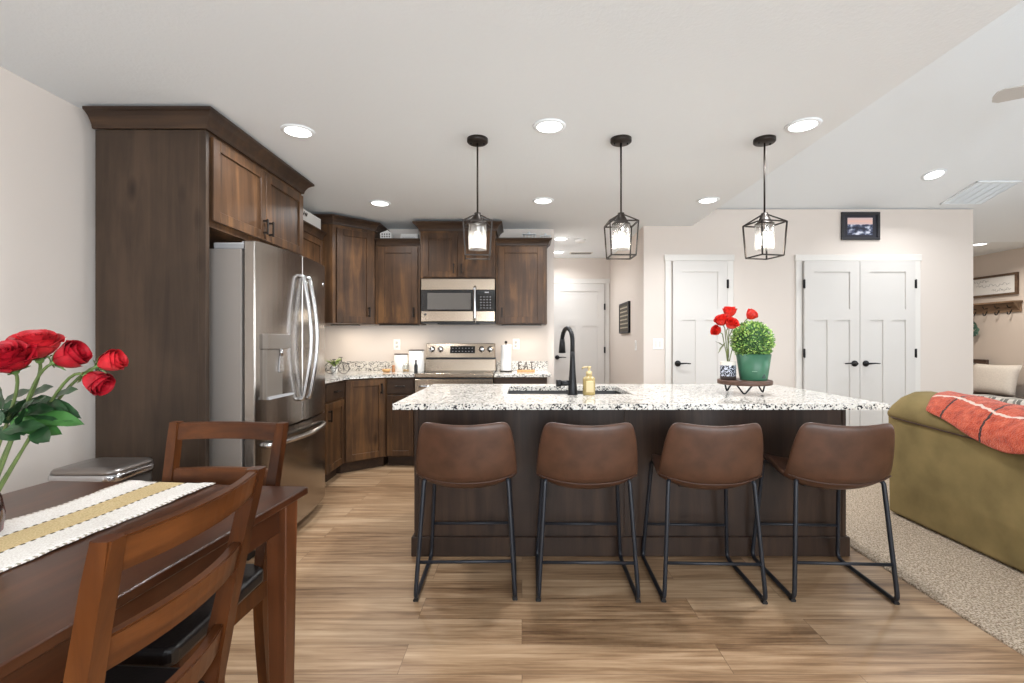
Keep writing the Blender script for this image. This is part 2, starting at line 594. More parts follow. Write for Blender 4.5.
for a, b in ((zl, zl + .06), (zh - .06, zh)): mb.box(XR + .03, XR + .09, lo, hi, a, b)
struct(mb, 'window_4', M_TRIM)

mb = MB(); mb.box(XL - .1, XG, YR - .1, YH + .12, ZC, ZC + .1); struct(mb, 'ceiling', M_CEIL)
mb = MB()
prof = [(YE, zv(YE)), (YRID, zv(YRID)), (YR - .1, zv(YR - .1))]
mb.loft([[(x, y, z) for y, z in prof] + [(x, y, z + .1) for y, z in prof[::-1]] for x in (XG - .12, XR + .1)], False)
struct(mb, 'ceiling_vault', M_CEIL)
mb = MB(); mb.loft([[(x, YE, ZC + .03), (x, YE, ZC + .05)] + [(x, YRID, zv(YRID) + .05), (x, YR, zv(YR) + .05), (x, YR, ZC + .03)] for x in (XG - .12, XG - .001)], False); struct(mb, 'wall_gable', M_CEIL)
mb = MB(); mb.box(XPR - .12, XR + .1, YE, 7.42, ZC - .007, ZC + .1); struct(mb, 'ceiling_mudroom', M_CEIL)

# baseboards (white, low)
def baseboard(name, x0, x1, y0, y1):
    mb = MB(); mb.box(x0, x1, y0, y1, 0.0, 0.085, 0.004); struct(mb, name, M_TRIM)


baseboard('baseboard_left', XL, XL + .015, YR, 2.6)
baseboard('baseboard_hall', XHR - .015, XHR, YP + .14, YH)
baseboard('baseboard_pantry', 2.45, 3.06, YP - .015, YP)
baseboard('baseboard_pantry_end', 4.47, XPR, YP - .015, YP)
baseboard('baseboard_mudroom', XR - .015, XR, 3.2, 7.3)


# white three-panel doors with lever handles
def panel_door(mb, x0, x1, y, z1):
    """slab front at y, facing the camera"""
    w = x1 - x0
    st = 0.105 * min(1, w / 0.6)
    za, zb = 0.01, z1
    mb.box(x0, x1, y + .010, y + .04, za, zb)
    ztop = zb - 0.115; zmid1 = zb - 0.115 - 0.40; zmid0 = zmid1 - 0.115; zbot = za + 0.20
    mb.box(x0, x0 + st, y, y + .010, za, zb); mb.box(x1 - st, x1, y, y + .010, za, zb)
    mb.box(x0 + st, x1 - st, y, y + .010, ztop, zb)
    mb.box(x0 + st, x1 - st, y, y + .010, zmid0, zmid1)
    mb.box(x0 + st, x1 - st, y, y + .010, za, zbot)
    xm = (x0 + x1) / 2
    mb.box(xm - st * .48, xm + st * .48, y, y + .010, zbot, zmid0)


def lever(parent, x, y, z, d):
    mb = MB()
    mb.lathe([(0.001, 0), (0.033, 0.0), (0.033, 0.008), (0.027, 0.016), (0.012, 0.018), (0.011, 0.05), (0.001, 0.052)], (0, 0, 0), 20, 'y')
    for v in mb.bm.verts: v.co = Vector((v.co.x + x, y - v.co.y, v.co.z + z))
    mb.tube(fillet([(x, y - .045, z), (x + d * .03, y - .047, z), (x + d * .075, y - .046, z + .004), (x + d * .125, y - .042, z + .001)], .02), [0.0095] * 3 + [0.008] * 11, 10) if False else mb.tube([(x, y - .045, z), (x + d * .035, y - .048, z + .002), (x + d * .08, y - .047, z + .004), (x + d * .125, y - .042, z)], [.010, .009, .007, .006], 10)
    mb.build('door_handle', M_BLACK, parent)


def hinge(parent, x, y, z):
    mb = MB(); mb.box(x - .012, x + .012, y - .006, y + .002, z - .045, z + .045, .002); mb.lathe([(.007, -.048), (.007, .048)], (x, y - .008, z), 10)
    mb.build('hinge', M_BLACK, parent)


def casing(name, x0, x1, ztop, y):
    mb = MB()
    mb.box(x0 - .065, x0, y - .018, y + .002, 0, ztop + .003, .003)
    mb.box(x1, x1 + .065, y - .018, y + .002, 0, ztop + .003, .003)
    mb.box(x0 - .075, x1 + .075, y - .024, y + .002, ztop, ztop + .068, .003)
    struct(mb, name, M_TRIM)


ZD = 2.095
YS = YP - .042
d1 = (wx(673, YS), wx(727.5, YS)); d2 = (wx(804.5, YS), wx(860, YS), wx(915.5, YS)); d3 = (wx(553, YH), wx(604, YH))
mb = MB(); panel_door(mb, d1[0], d1[1], YP - .042, ZD); D = struct(mb, 'door_1', M_DOOR)
lever(D, d1[0] + .05, YP - .042, 1.0, 1); hinge(D, d1[1] + .003, YP - .042, 1.85); hinge(D, d1[1] + .003, YP - .042, 1.11); hinge(D, d1[1] + .003, YP - .042, .28)
casing('trim_1', d1[0] - .01, d1[1] + .01, ZD + .005, YP)
mb = MB(); panel_door(mb, d2[0], d2[1] - .003, YP - .042, ZD); D = struct(mb, 'door_2', M_DOOR)
lever(D, d2[1] - .06, YP - .042, 1.0, -1)
for z in (1.85, 1.11, .28): hinge(D, d2[0] - .003, YP - .042, z)
mb = MB(); panel_door(mb, d2[1] + .003, d2[2], YP - .042, ZD); D = struct(mb, 'door_3', M_DOOR)
lever(D, d2[1] + .06, YP - .042, 1.0, 1)
for z in (1.85, 1.11, .28): hinge(D, d2[2] + .003, YP - .042, z)
casing('trim_2', d2[0] - .01, d2[2] + .01, ZD + .005, YP)
mb = MB(); panel_door(mb, d3[0], d3[1], YH - .042, ZD); D = struct(mb, 'door_4', M_DOOR)
lever(D, d3[0] + .06, YH - .042, 1.0, 1)
for z in (1.75, 1.11, .28): hinge(D, d3[1] + .003, YH - .042, z)
casing('trim_3', d3[0] - .01, d3[1] + .01, ZD + .005, YH)


# ---------------------------------------------------------------- cabinets
def frame(ox, oy, ux, uy):
    """matrix: local x along the face, local y outwards from the face (to the right-hand side of travel), z up"""
    u = Vector((ux, uy, 0)).normalized()
    n = Vector((u.y, -u.x, 0))
    return Matrix(((u.x, n.x, 0, ox), (u.y, n.y, 0, oy), (0, 0, 1, 0), (0, 0, 0, 1)))


def pull(parent, loc, Mx, x, z, vert=True, L=0.10, out=0.02):
    mb = MB(loc, Mx)
    a = L / 2
    if vert:
        for s in (-1, 1): mb.box(x - .006, x + .006, out, out + .026, z + s * (a - .012) - .006, z + s * (a - .012) + .006)
        mb.box(x - .006, x + .006, out + .022, out + .034, z - a, z + a, .002)
    else:
        for s in (-1, 1): mb.box(x + s * (a - .012) - .006, x + s * (a - .012) + .006, out, out + .026, z - .006, z + .006)
        mb.box(x - a, x + a, out + .022, out + .034, z - .006, z + .006, .002)
    return mb.build('handle', M_BRONZE, parent)


def shaker(root, loc, Mx, x0, x1, z0, z1, handle=None, name='door', rail=0.06, t=0.02):
    mb = MB(loc, Mx)
    mb.box(x0 + rail - .005, x1 - rail + .005, 0.001, t * .45, z0 + rail - .005, z1 - rail + .005)
    mb.box(x0, x0 + rail, 0.001, t, z0, z1, .002); mb.box(x1 - rail, x1, 0.001, t, z0, z1, .002)
    mb.box(x0 + rail, x1 - rail, 0.001, t, z0, z0 + rail, .002); mb.box(x0 + rail, x1 - rail, 0.001, t, z1 - rail, z1, .002)
    d = mb.build(name, M_CAB, root)
    if handle:
        hx, hz, vert = handle
        pull(d, loc, Mx, hx, hz, vert, 0.10, t)
    return d


def slab_front(root, loc, Mx, x0, x1, z0, z1, t=0.02):
    mb = MB(loc, Mx); mb.box(x0, x1, 0.001, t, z0, z1, .003)
    d = mb.build('drawer', M_CABX, root)
    pull(d, loc, Mx, (x0 + x1) / 2, (z0 + z1) / 2, False, 0.10, t)
    return d


CROWN = [(0.0, 0.0), (0.012, 0.0), (0.016, 0.018), (0.022, 0.032), (0.034, 0.052), (0.05, 0.066), (0.062, 0.072), (0.062, 0.085), (0.0, 0.085)]


def crown(root, loc, path, z, h=0.085, proj=0.062, out=1, name='crown_moulding'):
    mb = MB(loc)
    mb.sweep(path, [(o * proj / .062, z + q * h / .085) for o, q in CROWN], out)
    return mb.build(name, M_CABX, root)


# tall panel beside the fridge, cabinet over the fridge
XF = -1.70                                   # face of the cabinet over the fridge
YF0, YF1 = 2.58, 3.70
ZT = 2.375                                   # underside of the tall crown
mb = MB(); mb.box(-2.295, XF, YF0, YF0 + .022, 0, ZT - .001, .002); mb.box(XF - .04, XF + .001, YF0 - .001, YF0 + .03, 0, ZT - .001, .002)
single(mb, 'cabinet_end_panel', M_PANEL, 'tall dark wood end panel between the trash can and the fridge', 'panel')
loc = (XF, (YF0 + YF1) / 2, 1.86)
root = thing('upper_cabinet', 'dark wood two-door cabinet over the stainless fridge', 'cabinet', loc)
mb = MB(loc); mb.box(-2.29, XF - .001, YF0 + .031, YF1, 1.86, ZT + .01); mb.build('cabinet_box', M_CAB, root)
Mx = frame(XF, YF0, 0, 1)
ym = (YF1 - YF0 + .03) / 2
shaker(root, loc, Mx, .035, ym - .003, 1.895, 2.35, (ym - .035, 1.98, True))
shaker(root, loc, Mx, ym + .003, YF1 - YF0 - .012, 1.895, 2.35, (ym + .035, 1.98, True))
crown(root, loc, [(-2.30, YF0), (XF, YF0), (XF, YF1), (-2.34, YF1)], ZT, .092, .07, -1)

# far end panel of the fridge bay
mb = MB(); mb.box(-2.29, XF + .06, YF1 - .022, YF1, 0, 1.858, .002)
single(mb, 'cabinet_end_panel', M_CAB, 'dark wood panel on the far side of the fridge, mostly hidden behind its door', 'panel')

# upper cabinets of the kitchen
ZU = 1.415
YU = 4.98                                    # face of the back wall uppers
XU = -1.92                                   # face of the short left wall upper
A = Vector((-1.84, 4.66)); B = Vector((-1.525, 4.965))   # diagonal corner face
# short one on the left wall
y0, y1 = YF1 + .06, A.y - .06
loc = (XU, (y0 + y1) / 2, ZU)
root = thing('upper_cabinet', 'short dark wood wall cabinet on the left wall just past the fridge', 'cabinet', loc)
mb = MB(loc); mb.box(-2.345, XU, y0, y1, ZU, 2.215); mb.build('cabinet_box', M_CAB, root)
shaker(root, loc, frame(XU, y0, 0, 1), .03, y1 - y0 - .01, ZU + .01, 2.195, None)
crown(root, loc, [(XU, y0), (XU, y1)], 2.205, .07, .05, -1)
# diagonal corner
loc = ((A.x + B.x) / 2, (A.y + B.y) / 2, ZU)
root = thing('upper_cabinet', 'tall diagonal dark wood wall cabinet in the kitchen corner, crown near the ceiling', 'cabinet', loc)
mb = MB(loc); mb.prism([(A.x, A.y), (B.x, B.y), (B.x, YB - .005), (-2.345, YB - .005), (-2.345, A.y)], ZU, 2.385); mb.build('cabinet_box', M_CAB, root)
L = (B - A).length
Mx = frame(A.x, A.y, (B - A).x, (B - A).y)
shaker(root, loc, Mx, .035, L - .03, ZU + .008, 2.345, (L - .075, ZU + .12, True), rail=.065)
crown(root, loc, [(-2.33, A.y), (A.x, A.y), (B.x, B.y), (B.x, YB - .01)], 2.375, .082, .065, -1)
# left of the microwave
x0, x1 = B.x + .005, wx(420, YU)
loc = ((x0 + x1) / 2, YU, ZU)
root = thing('upper_cabinet', 'dark wood wall cabinet left of the microwave with white boxes on top', 'cabinet', loc)
mb = MB(loc); mb.box(x0, x1, YU, YB - .005, ZU, 2.245); mb.build('cabinet_box', M_CAB, root)
shaker(root, loc, frame(x0, YU, 1, 0), .035, x1 - x0 - .02, ZU + .01, 2.215, (x1 - x0 - .06, ZU + .12, True), rail=.065)
crown(root, loc, [(x0 + .01, YU), (x1, YU)], 2.232, .065, .045, -1)
# over the microwave
XM0, XM1 = wx(420.5, 4.93), wx(495.5, 4.93)
YM = 4.93
loc = ((XM0 + XM1) / 2, YM, 1.89)
root = thing('upper_cabinet', 'raised two-door dark wood cabinet directly above the microwave', 'cabinet', loc)
mb = MB(loc); mb.box(XM0, XM1, YM, YB - .005, 1.885, 2.385); mb.build('cabinet_box', M_CAB, root)
w = XM1 - XM0
Mx = frame(XM0, YM, 1, 0)
shaker(root, loc, Mx, .025, w / 2 - .002, 1.895, 2.345, (w / 2 - .04, 1.98, True))
shaker(root, loc, Mx, w / 2 + .002, w - .025, 1.895, 2.345, (w / 2 + .04, 1.98, True))
crown(root, loc, [(XM0, YB - .01), (XM0, YM), (XM1, YM), (XM1, YB - .01)], 2.37, .085, .07, -1)
# right of the microwave
x0, x1 = XM1 + .005, wx(547, YU)
loc = ((x0 + x1) / 2, YU, ZU)
root = thing('upper_cabinet', 'dark wood wall cabinet right of the microwave, nearest the hallway', 'cabinet', loc)
mb = MB(loc); mb.box(x0, x1, YU, YB - .005, ZU, 2.245); mb.build('cabinet_box', M_CAB, root)
shaker(root, loc, frame(x0, YU, 1, 0), .02, x1 - x0 - .035, ZU + .01, 2.215, (.06, ZU + .12, True), rail=.065)
crown(root, loc, [(x0, YU), (x1, YU), (x1, YB - .01)], 2.232, .07, .05, -1)

# base cabinets
YBF = 4.72                                   # face of the back wall base cabinets
XBF = -1.66                                  # face of the left run
C1 = Vector((XBF, 4.45)); C2 = Vector((wx(386, YBF), YBF))
XR0, XR1 = wx(414, 4.64), wx(493, 4.64)      # range
ZK = 0.105


def base_box(root, loc, poly, toe):
    mb = MB(loc); mb.prism(poly, ZK, 0.883); mb.build('cabinet_box', M_CAB, root)
    mb = MB(loc); mb.prism(toe, 0.0, ZK); mb.build('toe_kick', M_CABX, root)


y0, y1 = YF1 + .005, C1.y - .004
loc = (XBF, (y0 + y1) / 2, 0)
root = thing('base_cabinet', 'narrow dark wood base cabinet with one drawer between fridge and corner', 'cabinet', loc)
base_box(root, loc, [(-2.345, y0), (XBF, y0), (XBF, y1), (-2.345, y1)], [(-2.345, y0), (XBF - .06, y0), (XBF - .06, y1), (-2.345, y1)])
Mx = frame(XBF, y0, 0, 1); w = y1 - y0
slab_front(root, loc, Mx, w - .42, w - .015, .725, .865)
shaker(root, loc, Mx, w - .42, w - .015, ZK + .01, .705, (w - .375, .60, True))
loc = ((C1.x + C2.x) / 2, (C1.y + C2.y) / 2, 0)
root = thing('base_cabinet', 'diagonal corner base cabinet with one full-height dark wood door', 'cabinet', loc)
d = (C2 - C1).normalized(); nn = Vector((d.y, -d.x)) * -.06
base_box(root, loc, [tuple(C1), tuple(C2), (C2.x, YB - .005), (-2.345, YB - .005), (-2.345, C1.y)], [tuple(C1 + nn), tuple(C2 + nn), (C2.x, YB - .01), (-2.34, YB - .01), (-2.34, C1.y)])
L = (C2 - C1).length
shaker(root, loc, frame(C1.x, C1.y, d.x, d.y), .02, L - .02, ZK + .01, .868, (L - .06, .78, True))
x0, x1 = C2.x + .004, XR0 - .006
loc = ((x0 + x1) / 2, YBF, 0)
root = thing('base_cabinet', 'narrow base cabinet with drawer immediately left of the range', 'cabinet', loc)
base_box(root, loc, [(x0, YBF), (x1, YBF), (x1, YB - .005), (x0, YB - .005)], [(x0, YBF + .06), (x1, YBF + .06), (x1, YB - .01), (x0, YB - .01)])
Mx = frame(x0, YBF, 1, 0); w = x1 - x0
slab_front(root, loc, Mx, .012, w - .012, .725, .868)
shaker(root, loc, Mx, .012, w - .012, ZK + .01, .705, None, rail=.05)
x0, x1 = XR1 + .006, wx(547, YBF)
loc = ((x0 + x1) / 2, YBF, 0)
root = thing('base_cabinet', 'dark wood base cabinet right of the range beside the hallway', 'cabinet', loc)
base_box(root, loc, [(x0, YBF), (x1, YBF), (x1, YB - .005), (x0, YB - .005)], [(x0, YBF + .06), (x1, YBF + .06), (x1, YB - .01), (x0, YB - .01)])
Mx = frame(x0, YBF, 1, 0); w = x1 - x0
slab_front(root, loc, Mx, .012, w - .012, .725, .868)
shaker(root, loc, Mx, .012, w - .012, ZK + .01, .705, (.06, .6, True))

# perimeter worktops
ov = .03
P1 = (XBF + ov, YF1 + .004); P2 = (XBF + ov, C1.y - .012); P3 = (C2.x - .006, YBF - ov)
loc = (-1.6, 4.8, .885)
root = thing('countertop', 'speckled granite worktop wrapping the kitchen corner left of the range', 'countertop', loc)
mb = MB(loc); mb.prism([P1, P2, P3, (XR0 - .004, YBF - ov), (XR0 - .004, YB - .002), (-2.35, YB - .002), (-2.35, YF1 + .004)], .885, .915, .004); mb.build('slab', M_GRANITE, root)
mb = MB(loc); mb.box(-2.33, XR0 - .004, YB - .022, YB - .001, .915, 1.017, .002); mb.box(-2.355, -2.335, YF1 + .004, YB - .03, .915, 1.017, .002); mb.build('backsplash', M_GRANITE, root)
loc = (.0, 4.95, .885)
root = thing('countertop', 'short speckled granite worktop right of the range', 'countertop', loc)
mb = MB(loc); mb.box(XR1 + .004, wx(551.5, YBF - ov), YBF - ov, YB - .002, .885, .915, .004); mb.build('slab', M_GRANITE, root)
mb = MB(loc); mb.box(XR1 + .004, wx(551, YBF - ov) , YB - .022, YB - .001, .915, 1.017, .002); mb.build('backsplash', M_GRANITE, root)

# ---------------------------------------------------------------- refrigerator
FY0, FY1 = 2.685, 3.645
XBODY = -1.57
FT = 1.755
loc = (-1.9, (FY0 + FY1) / 2, 0)
root = thing('refrigerator', 'stainless steel french door refrigerator with water dispenser', 'refrigerator', loc)
mb = MB(loc); mb.box(-2.32, XBODY, FY0, FY1, .03, FT, .004); mb.build('body', M_FRIDGESIDE, root)
mb = MB(loc); mb.box(-2.2, XBODY + .03, FY0 + .02, FY1 - .02, .0, .055); mb.build('base_grille', M_BLACKP, root)
XDF = -1.495                                  # door front at the edges
def door_skin(mb, ya, yb, z0, z1, bulge0, bulge1, n=10):
    """slightly bowed door front between ya and yb; bulges at the two ends"""
    fr = []
    for i in range(n + 1):
        t = i / n
        y = ya + (yb - ya) * t
        s = (y - FY0) / (FY1 - FY0) * 2 - 1
        fr.append((XDF + 0.048 * (1 - s * s), y))
    pts = [(XBODY + .012, ya + .002)] + fr + [(XBODY + .012, yb - .002)]
    mb.hexa([(x, y, z0) for x, y in pts], [(x, y, z1) for x, y in pts], .006, 2)
def xdoor(y):
    s = (y - FY0) / (FY1 - FY0) * 2 - 1
    return XDF + 0.048 * (1 - s * s)
YMID = (FY0 + FY1) / 2
ZF = .715
mb = MB(loc); door_skin(mb, FY0, YMID - .003, ZF, 1.80, 0, 0); dl = mb.build('door', M_STEEL, root)
mb = MB(loc); door_skin(mb, YMID + .003, FY1, ZF, 1.80, 0, 0); dr = mb.build('door', M_STEEL, root)
mb = MB(loc); door_skin(mb, FY0, FY1, .065, ZF - .012, 0, 0, 18); fz = mb.build('freezer_drawer', M_STEEL, root)
for par, yy, s in ((dl, YMID - .045, -1), (dr, YMID + .045, 1)):
    mb = MB(loc)
    x = xdoor(yy)
    pts = [(x - .005, yy, 1.66)] + [(x + .028 + .05 * math.sin(math.pi * k / 12), yy, 1.66 - .80 * k / 12) for k in range(13)] + [(x - .005, yy, .86)]
    mb.tube(fillet(pts, .02, 2), .0135, 10); mb.build('handle', M_CHROME, par)
mb = MB(loc)
pts = [(xdoor(FY0 + .08) - .005, FY0 + .08, .635)] + [(xdoor(FY0 + .08 + .75 * k / 16) + .03 + .028 * math.sin(math.pi * k / 16), FY0 + .08 + .75 * k / 16, .635) for k in range(17)] + [(xdoor(FY1 - .08) - .005, FY1 - .08, .635)]
mb.tube(fillet(pts, .02, 2), .015, 10); mb.build('handle', M_CHROME, fz)
M_DISP = plain('warm_grey_plastic', srgb(128, 120, 112), .3, .3)
# dispenser in the near door
ya, yb = FY0 + .06, FY0 + .36
mb = MB(loc)
xd = xdoor((ya + yb) / 2) + .004
mb.box(xd - .03, xd + .006, ya, yb, 1.19, 1.28, .004); mb.build('dispenser_panel', M_DISP, dl)
mb = MB(loc)
mb.box(xd - .03, xd - .001, ya, yb, .90, 1.19, .003); disp = mb.build('dispenser_recess', M_DISP, dl)
mb = MB(loc); mb.hexa([(xd - .002, ya, .90), (xd + .012, ya, .90), (xd + .012, yb, .90), (xd - .002, yb, .90)], [(xd - .002, ya, .915), (xd + .006, ya, .915), (xd + .006, yb, .915), (xd - .002, yb, .915)]); mb.build('drip_tray', M_GREYPLASTIC, disp)
mb = MB(loc); ym = (ya + yb) / 2; mb.hexa([(xd, ym - .03, 1.05), (xd + .012, ym - .03, 1.05), (xd + .012, ym + .03, 1.05), (xd, ym + .03, 1.05)], [(xd, ym - .018, 1.15), (xd + .01, ym - .018, 1.15), (xd + .01, ym + .018, 1.15), (xd, ym + .018, 1.15)], .003); mb.tube([(xd + .006, ym, 1.15), (xd + .006, ym, 1.19)], .012, 10); mb.build('dispenser_paddle', M_CHROME, disp)
for yy in (FY0 + .045, FY1 - .045):
    mb = MB(loc); mb.box(XBODY - .16, XBODY + .01, yy - .04, yy + .04, FT, FT + .035, .006, 2); mb.box(XBODY - .01, XBODY + .05, yy - .03, yy + .03, FT + .01, FT + .045, .006, 2); mb.build('hinge_cover', M_GREYPLASTIC, root)
mb = MB(loc); mb.lathe([(.001, -.002), (.014, -.002), (.014, .004), (.001, .005)], (xdoor(FY1 - .07) + .001, FY1 - .07, 1.66), 16, 'x'); mb.build('badge', M_CHROME, dr)

# ---------------------------------------------------------------- range and microwave
YRF = 4.655
loc = ((XR0 + XR1) / 2, 4.98, 0)
root = thing('range', 'freestanding stainless steel electric range below the microwave', 'stove', loc)
mb = MB(loc); mb.box(XR0 + .005, XR1 - .005, YRF + .03, YB - .03, .04, .905); mb.build('body', M_BLACKP, root)
mb = MB(loc); mb.box(XR0, XR1, YRF + .0, YRF + .06, .885, .925, .006, 2); mb.build('front_trim', M_STEELX, root)
mb = MB(loc); mb.box(XR0 + .004, XR1 - .004, YRF + .05, YB - .09, .906, .923, .003); ct = mb.build('cooktop', M_DARKGLASS, root)
for cx_, cy_, r_ in ((-.2, -.13, .1), (.2, -.13, .09), (-.2, .13, .075), (.2, .13, .1)):
    mb = MB(loc); c = ((XR0 + XR1) / 2 + cx_, 4.95 + cy_, .9232)
    mb.lathe([(r_ - .004, 0), (r_, 0), (r_, .0006), (r_ - .004, .0006)], c, 32, close=True); mb.build('burner_ring', M_SLOT, ct)
mb = MB(loc); mb.box(XR0 + .003, XR1 - .003, YRF + .004, YRF + .03, .215, .868, .004); od = mb.build('oven_door', M_STEELX, root)
mb = MB(loc); mb.box(XR0 + .13, XR1 - .13, YRF + .001, YRF + .006, .35, .66, .002); mb.build('oven_window', M_DARKGLASS, od)
mb = MB(loc); mb.tube(fillet([(XR0 + .06, YRF + .01, .80), (XR0 + .06, YRF - .045, .80), (XR1 - .06, YRF - .045, .80), (XR1 - .06, YRF + .01, .80)], .015, 3), .011, 10); mb.build('oven_handle', M_CHROME, od)
mb = MB(loc); mb.box(XR0 + .003, XR1 - .003, YRF + .004, YRF + .03, .05, .205, .004); mb.build('warming_drawer', M_STEELX, root)
YBP = 5.19                                   # back panel, two tiers
mb = MB(loc); mb.hexa([(XR0 + .003, YBP - .03, .905), (XR1 - .003, YBP - .03, .905), (XR1 - .003, YB - .025, .905), (XR0 + .003, YB - .025, .905)], [(XR0 + .003, YBP - .01, 1.045), (XR1 - .003, YBP - .01, 1.045), (XR1 - .003, YB - .025, 1.045), (XR0 + .003, YB - .025, 1.045)], .004); mb.build('lower_back_panel', M_STEELX, root)
mb = MB(loc); mb.hexa([(XR0 + .012, YBP - .015, 1.06), (XR1 - .012, YBP - .015, 1.06), (XR1 - .012, YB - .03, 1.06), (XR0 + .012, YB - .03, 1.06)], [(XR0 + .012, YBP + .02, 1.215), (XR1 - .012, YBP + .02, 1.215), (XR1 - .012, YB - .03, 1.215), (XR0 + .012, YB - .03, 1.215)], .004); bp = mb.build('control_panel', M_STEELX, root)
mb = MB(loc); mb.box(XR0 + .005, XR1 - .005, YBP + .0, YB - .03, 1.04, 1.062); mb.build('panel_gap', M_BLACKP, root)
yk = lambda z: YBP - .015 + .035 * (z - 1.06) / .155
for px in (431.8, 440.3, 481.8, 490.2):
    mb = MB(loc); x = wx(px, 5.19); z = 1.15
    mb.lathe([(.001, .02), (.034, .02), (.034, .0), (.029, -.006), (.026, -.03), (.022, -.034), (.001, -.034)], (x, yk(z), z), 20, 'y'); mb.build('knob', M_CHROME, bp)
mb = MB(loc); x0, x1 = wx(450, 5.19), wx(475, 5.19); mb.hexa([(x0, yk(1.11) - .004, 1.11), (x1, yk(1.11) - .004, 1.11), (x1, yk(1.11) + .02, 1.11), (x0, yk(1.11) + .02, 1.11)], [(x0, yk(1.185) - .004, 1.185), (x1, yk(1.185) - .004, 1.185), (x1, yk(1.185) + .02, 1.185), (x0, yk(1.185) + .02, 1.185)]); dsp = mb.build('display', M_DARKGLASS, bp)
for k in range(7):
    for j in range(2):
        xx = x0 + .03 + k * (x1 - x0 - .06) / 6; z = 1.128 + j * .034
        mb = MB(loc); mb.box(xx - .006, xx + .006, yk(z) - .0055, yk(z) - .003, z - .004, z + .004)
        mb.build('button', M_GREYPLASTIC, dsp)

YMF = 4.88
mz0, mz1 = wz(323, YMF), wz(278.5, YMF)
loc = ((XM0 + XM1) / 2, YMF, mz0)
MX0, MX1 = wx(421, YMF), wx(495, YMF)
zz = lambda py: wz(py, YMF)
root = thing('microwave', 'stainless over-the-range microwave under the raised cabinet', 'microwave', loc)
mb = MB(loc); mb.box(MX0, MX1, YMF + .02, YB - .006, mz0, mz1 - .002); mb.build('body', M_BLACKP, root)
mb = MB(loc); mb.box(MX0, MX1, YMF - .008, YMF + .02, zz(290), mz1 - .002, .004); mb.build('top_trim', M_STEELX, root)
mb = MB(loc); mb.box(MX0, MX1, YMF - .008, YMF + .02, mz0 + .015, zz(311), .004); mb.build('bottom_trim', M_STEELX, root)
XMD = wx(476, YMF)
mb = MB(loc); mb.box(MX0, XMD, YMF - .006, YMF + .02, zz(311) + .001, zz(290) - .001, .002); mdoor = mb.build('door', M_DARKGLASS, root)
mb = MB(loc); mb.box(wx(427.5, YMF), wx(471, YMF), YMF - .008, YMF, zz(309.5), zz(293)); mb.build('window', M_GREYGLASS, mdoor)
mb = MB(loc); xx = wx(475, YMF); mb.tube(fillet([(xx, YMF - .003, zz(322)), (xx, YMF - .045, zz(320)), (xx, YMF - .045, zz(289)), (xx, YMF - .003, zz(287))], .02, 4), .016, 10); mb.build('handle', M_CHROME, mdoor)
mb = MB(loc); mb.box(XMD + .002, MX1, YMF - .006, YMF + .02, zz(311) + .001, zz(290) - .001, .002); cp = mb.build('control_panel', M_DARKGLASS, root)
for k in range(4):
    for j in range(5):
        xx = XMD + .05 + k * .032; z = zz(308) + j * .028
        mb = MB(loc); mb.box(xx - .006, xx + .006, YMF - .0075, YMF - .005, z - .003, z + .003)
        mb.build('button', M_GREYPLASTIC, cp)
mb = MB(loc)
mb.box(XMD + .09, XMD + .13, YMF - .0075, YMF - .005, zz(292.4) - .006, zz(292.4) + .006)
mb.build('clock_display', M_GREYPLASTIC, cp)
mb = MB(loc); mb.lathe([(.001, .0), (.012, .0), (.012, -.011), (.001, -.012)], (wx(425.5, YMF), YMF, zz(314.5)), 14, 'y'); mb.build('badge', M_SLOT, root)
mb = MB(loc); mb.box(MX0 + .16, MX1 - .16, YMF + .03, YMF + .2, mz0 - .012, mz0 + .002, .003); mb.build('vent_grille', M_BLACKP, root)

# ---------------------------------------------------------------- island
IY0, IX0, IX1 = 2.775, wx(415, 2.775), wx(845, 2.775)
loc = ((IX0 + IX1) / 2, 3.15, 0)
root = thing('island_cabinet', 'dark stained wood panelled base of the kitchen island', 'island', loc)
mb = MB(loc)
IYB = 3.58
for x0, x1, y0, y1 in ((IX0, IX1, IY0, IY0 + .02), (IX0, IX0 + .02, IY0 + .02, IYB), (IX1 - .02, IX1, IY0 + .02, IYB), (IX0 + .02, IX1 - .02, IYB - .02, IYB)):
    mb.box(x0, x1, y0, y1, 0, .884)
mb.build('cabinet_box', M_ISLAND, root)
xs = [IX0 - .002, IX0 + .05]
for x0, x1 in ((IX0 - .003, IX0 + .02), (wx(626, IY0) - .012, wx(626, IY0) + .012), (IX1 - .02, IX1 + .003)):
    mb = MB(loc); mb.box(x0, x1, IY0 - .006, IY0 + .01, .11, .884, .002); mb.build('panel_batten', M_ISLAND, root)
mb = MB(loc); mb.box(IX0 - .018, IX1 + .018, IY0 - .02, IY0, 0, .112, .004); mb.box(IX0 - .018, IX0, IY0, IYB, 0, .112, .004); mb.box(IX1, IX1 + .018, IY0, IYB, 0, .112, .004); mb.build('baseboard', M_ISLAND, root)
# worktop with the sink cut-out
TX0, TX1, TY0, TY1 = wx(392.6, 2.46), wx(889.5, 2.46), 2.46, 3.62
SX0, SX1, SY0, SY1 = wx(507, 2.92), wx(632, 2.92), 2.92, 3.42
mb = MB()
gx, gy = [TX0, SX0, SX1, TX1], [TY0, SY0, SY1, TY1]
V = {}
for i, x in enumerate(gx):
    for j, y in enumerate(gy):
        for k, z in enumerate((.885, .915)): V[i, j, k] = mb.v((x, y, z))
for i in range(3):
    for j in range(3):
        if (i, j) == (1, 1): continue
        mb.poly([V[i, j, 1], V[i + 1, j, 1], V[i + 1, j + 1, 1], V[i, j + 1, 1]]); mb.poly([V[i, j, 0], V[i, j + 1, 0], V[i + 1, j + 1, 0], V[i + 1, j, 0]])
def side(a, b): mb.poly([V[a[0], a[1], 0], V[b[0], b[1], 0], V[b[0], b[1], 1], V[a[0], a[1], 1]])
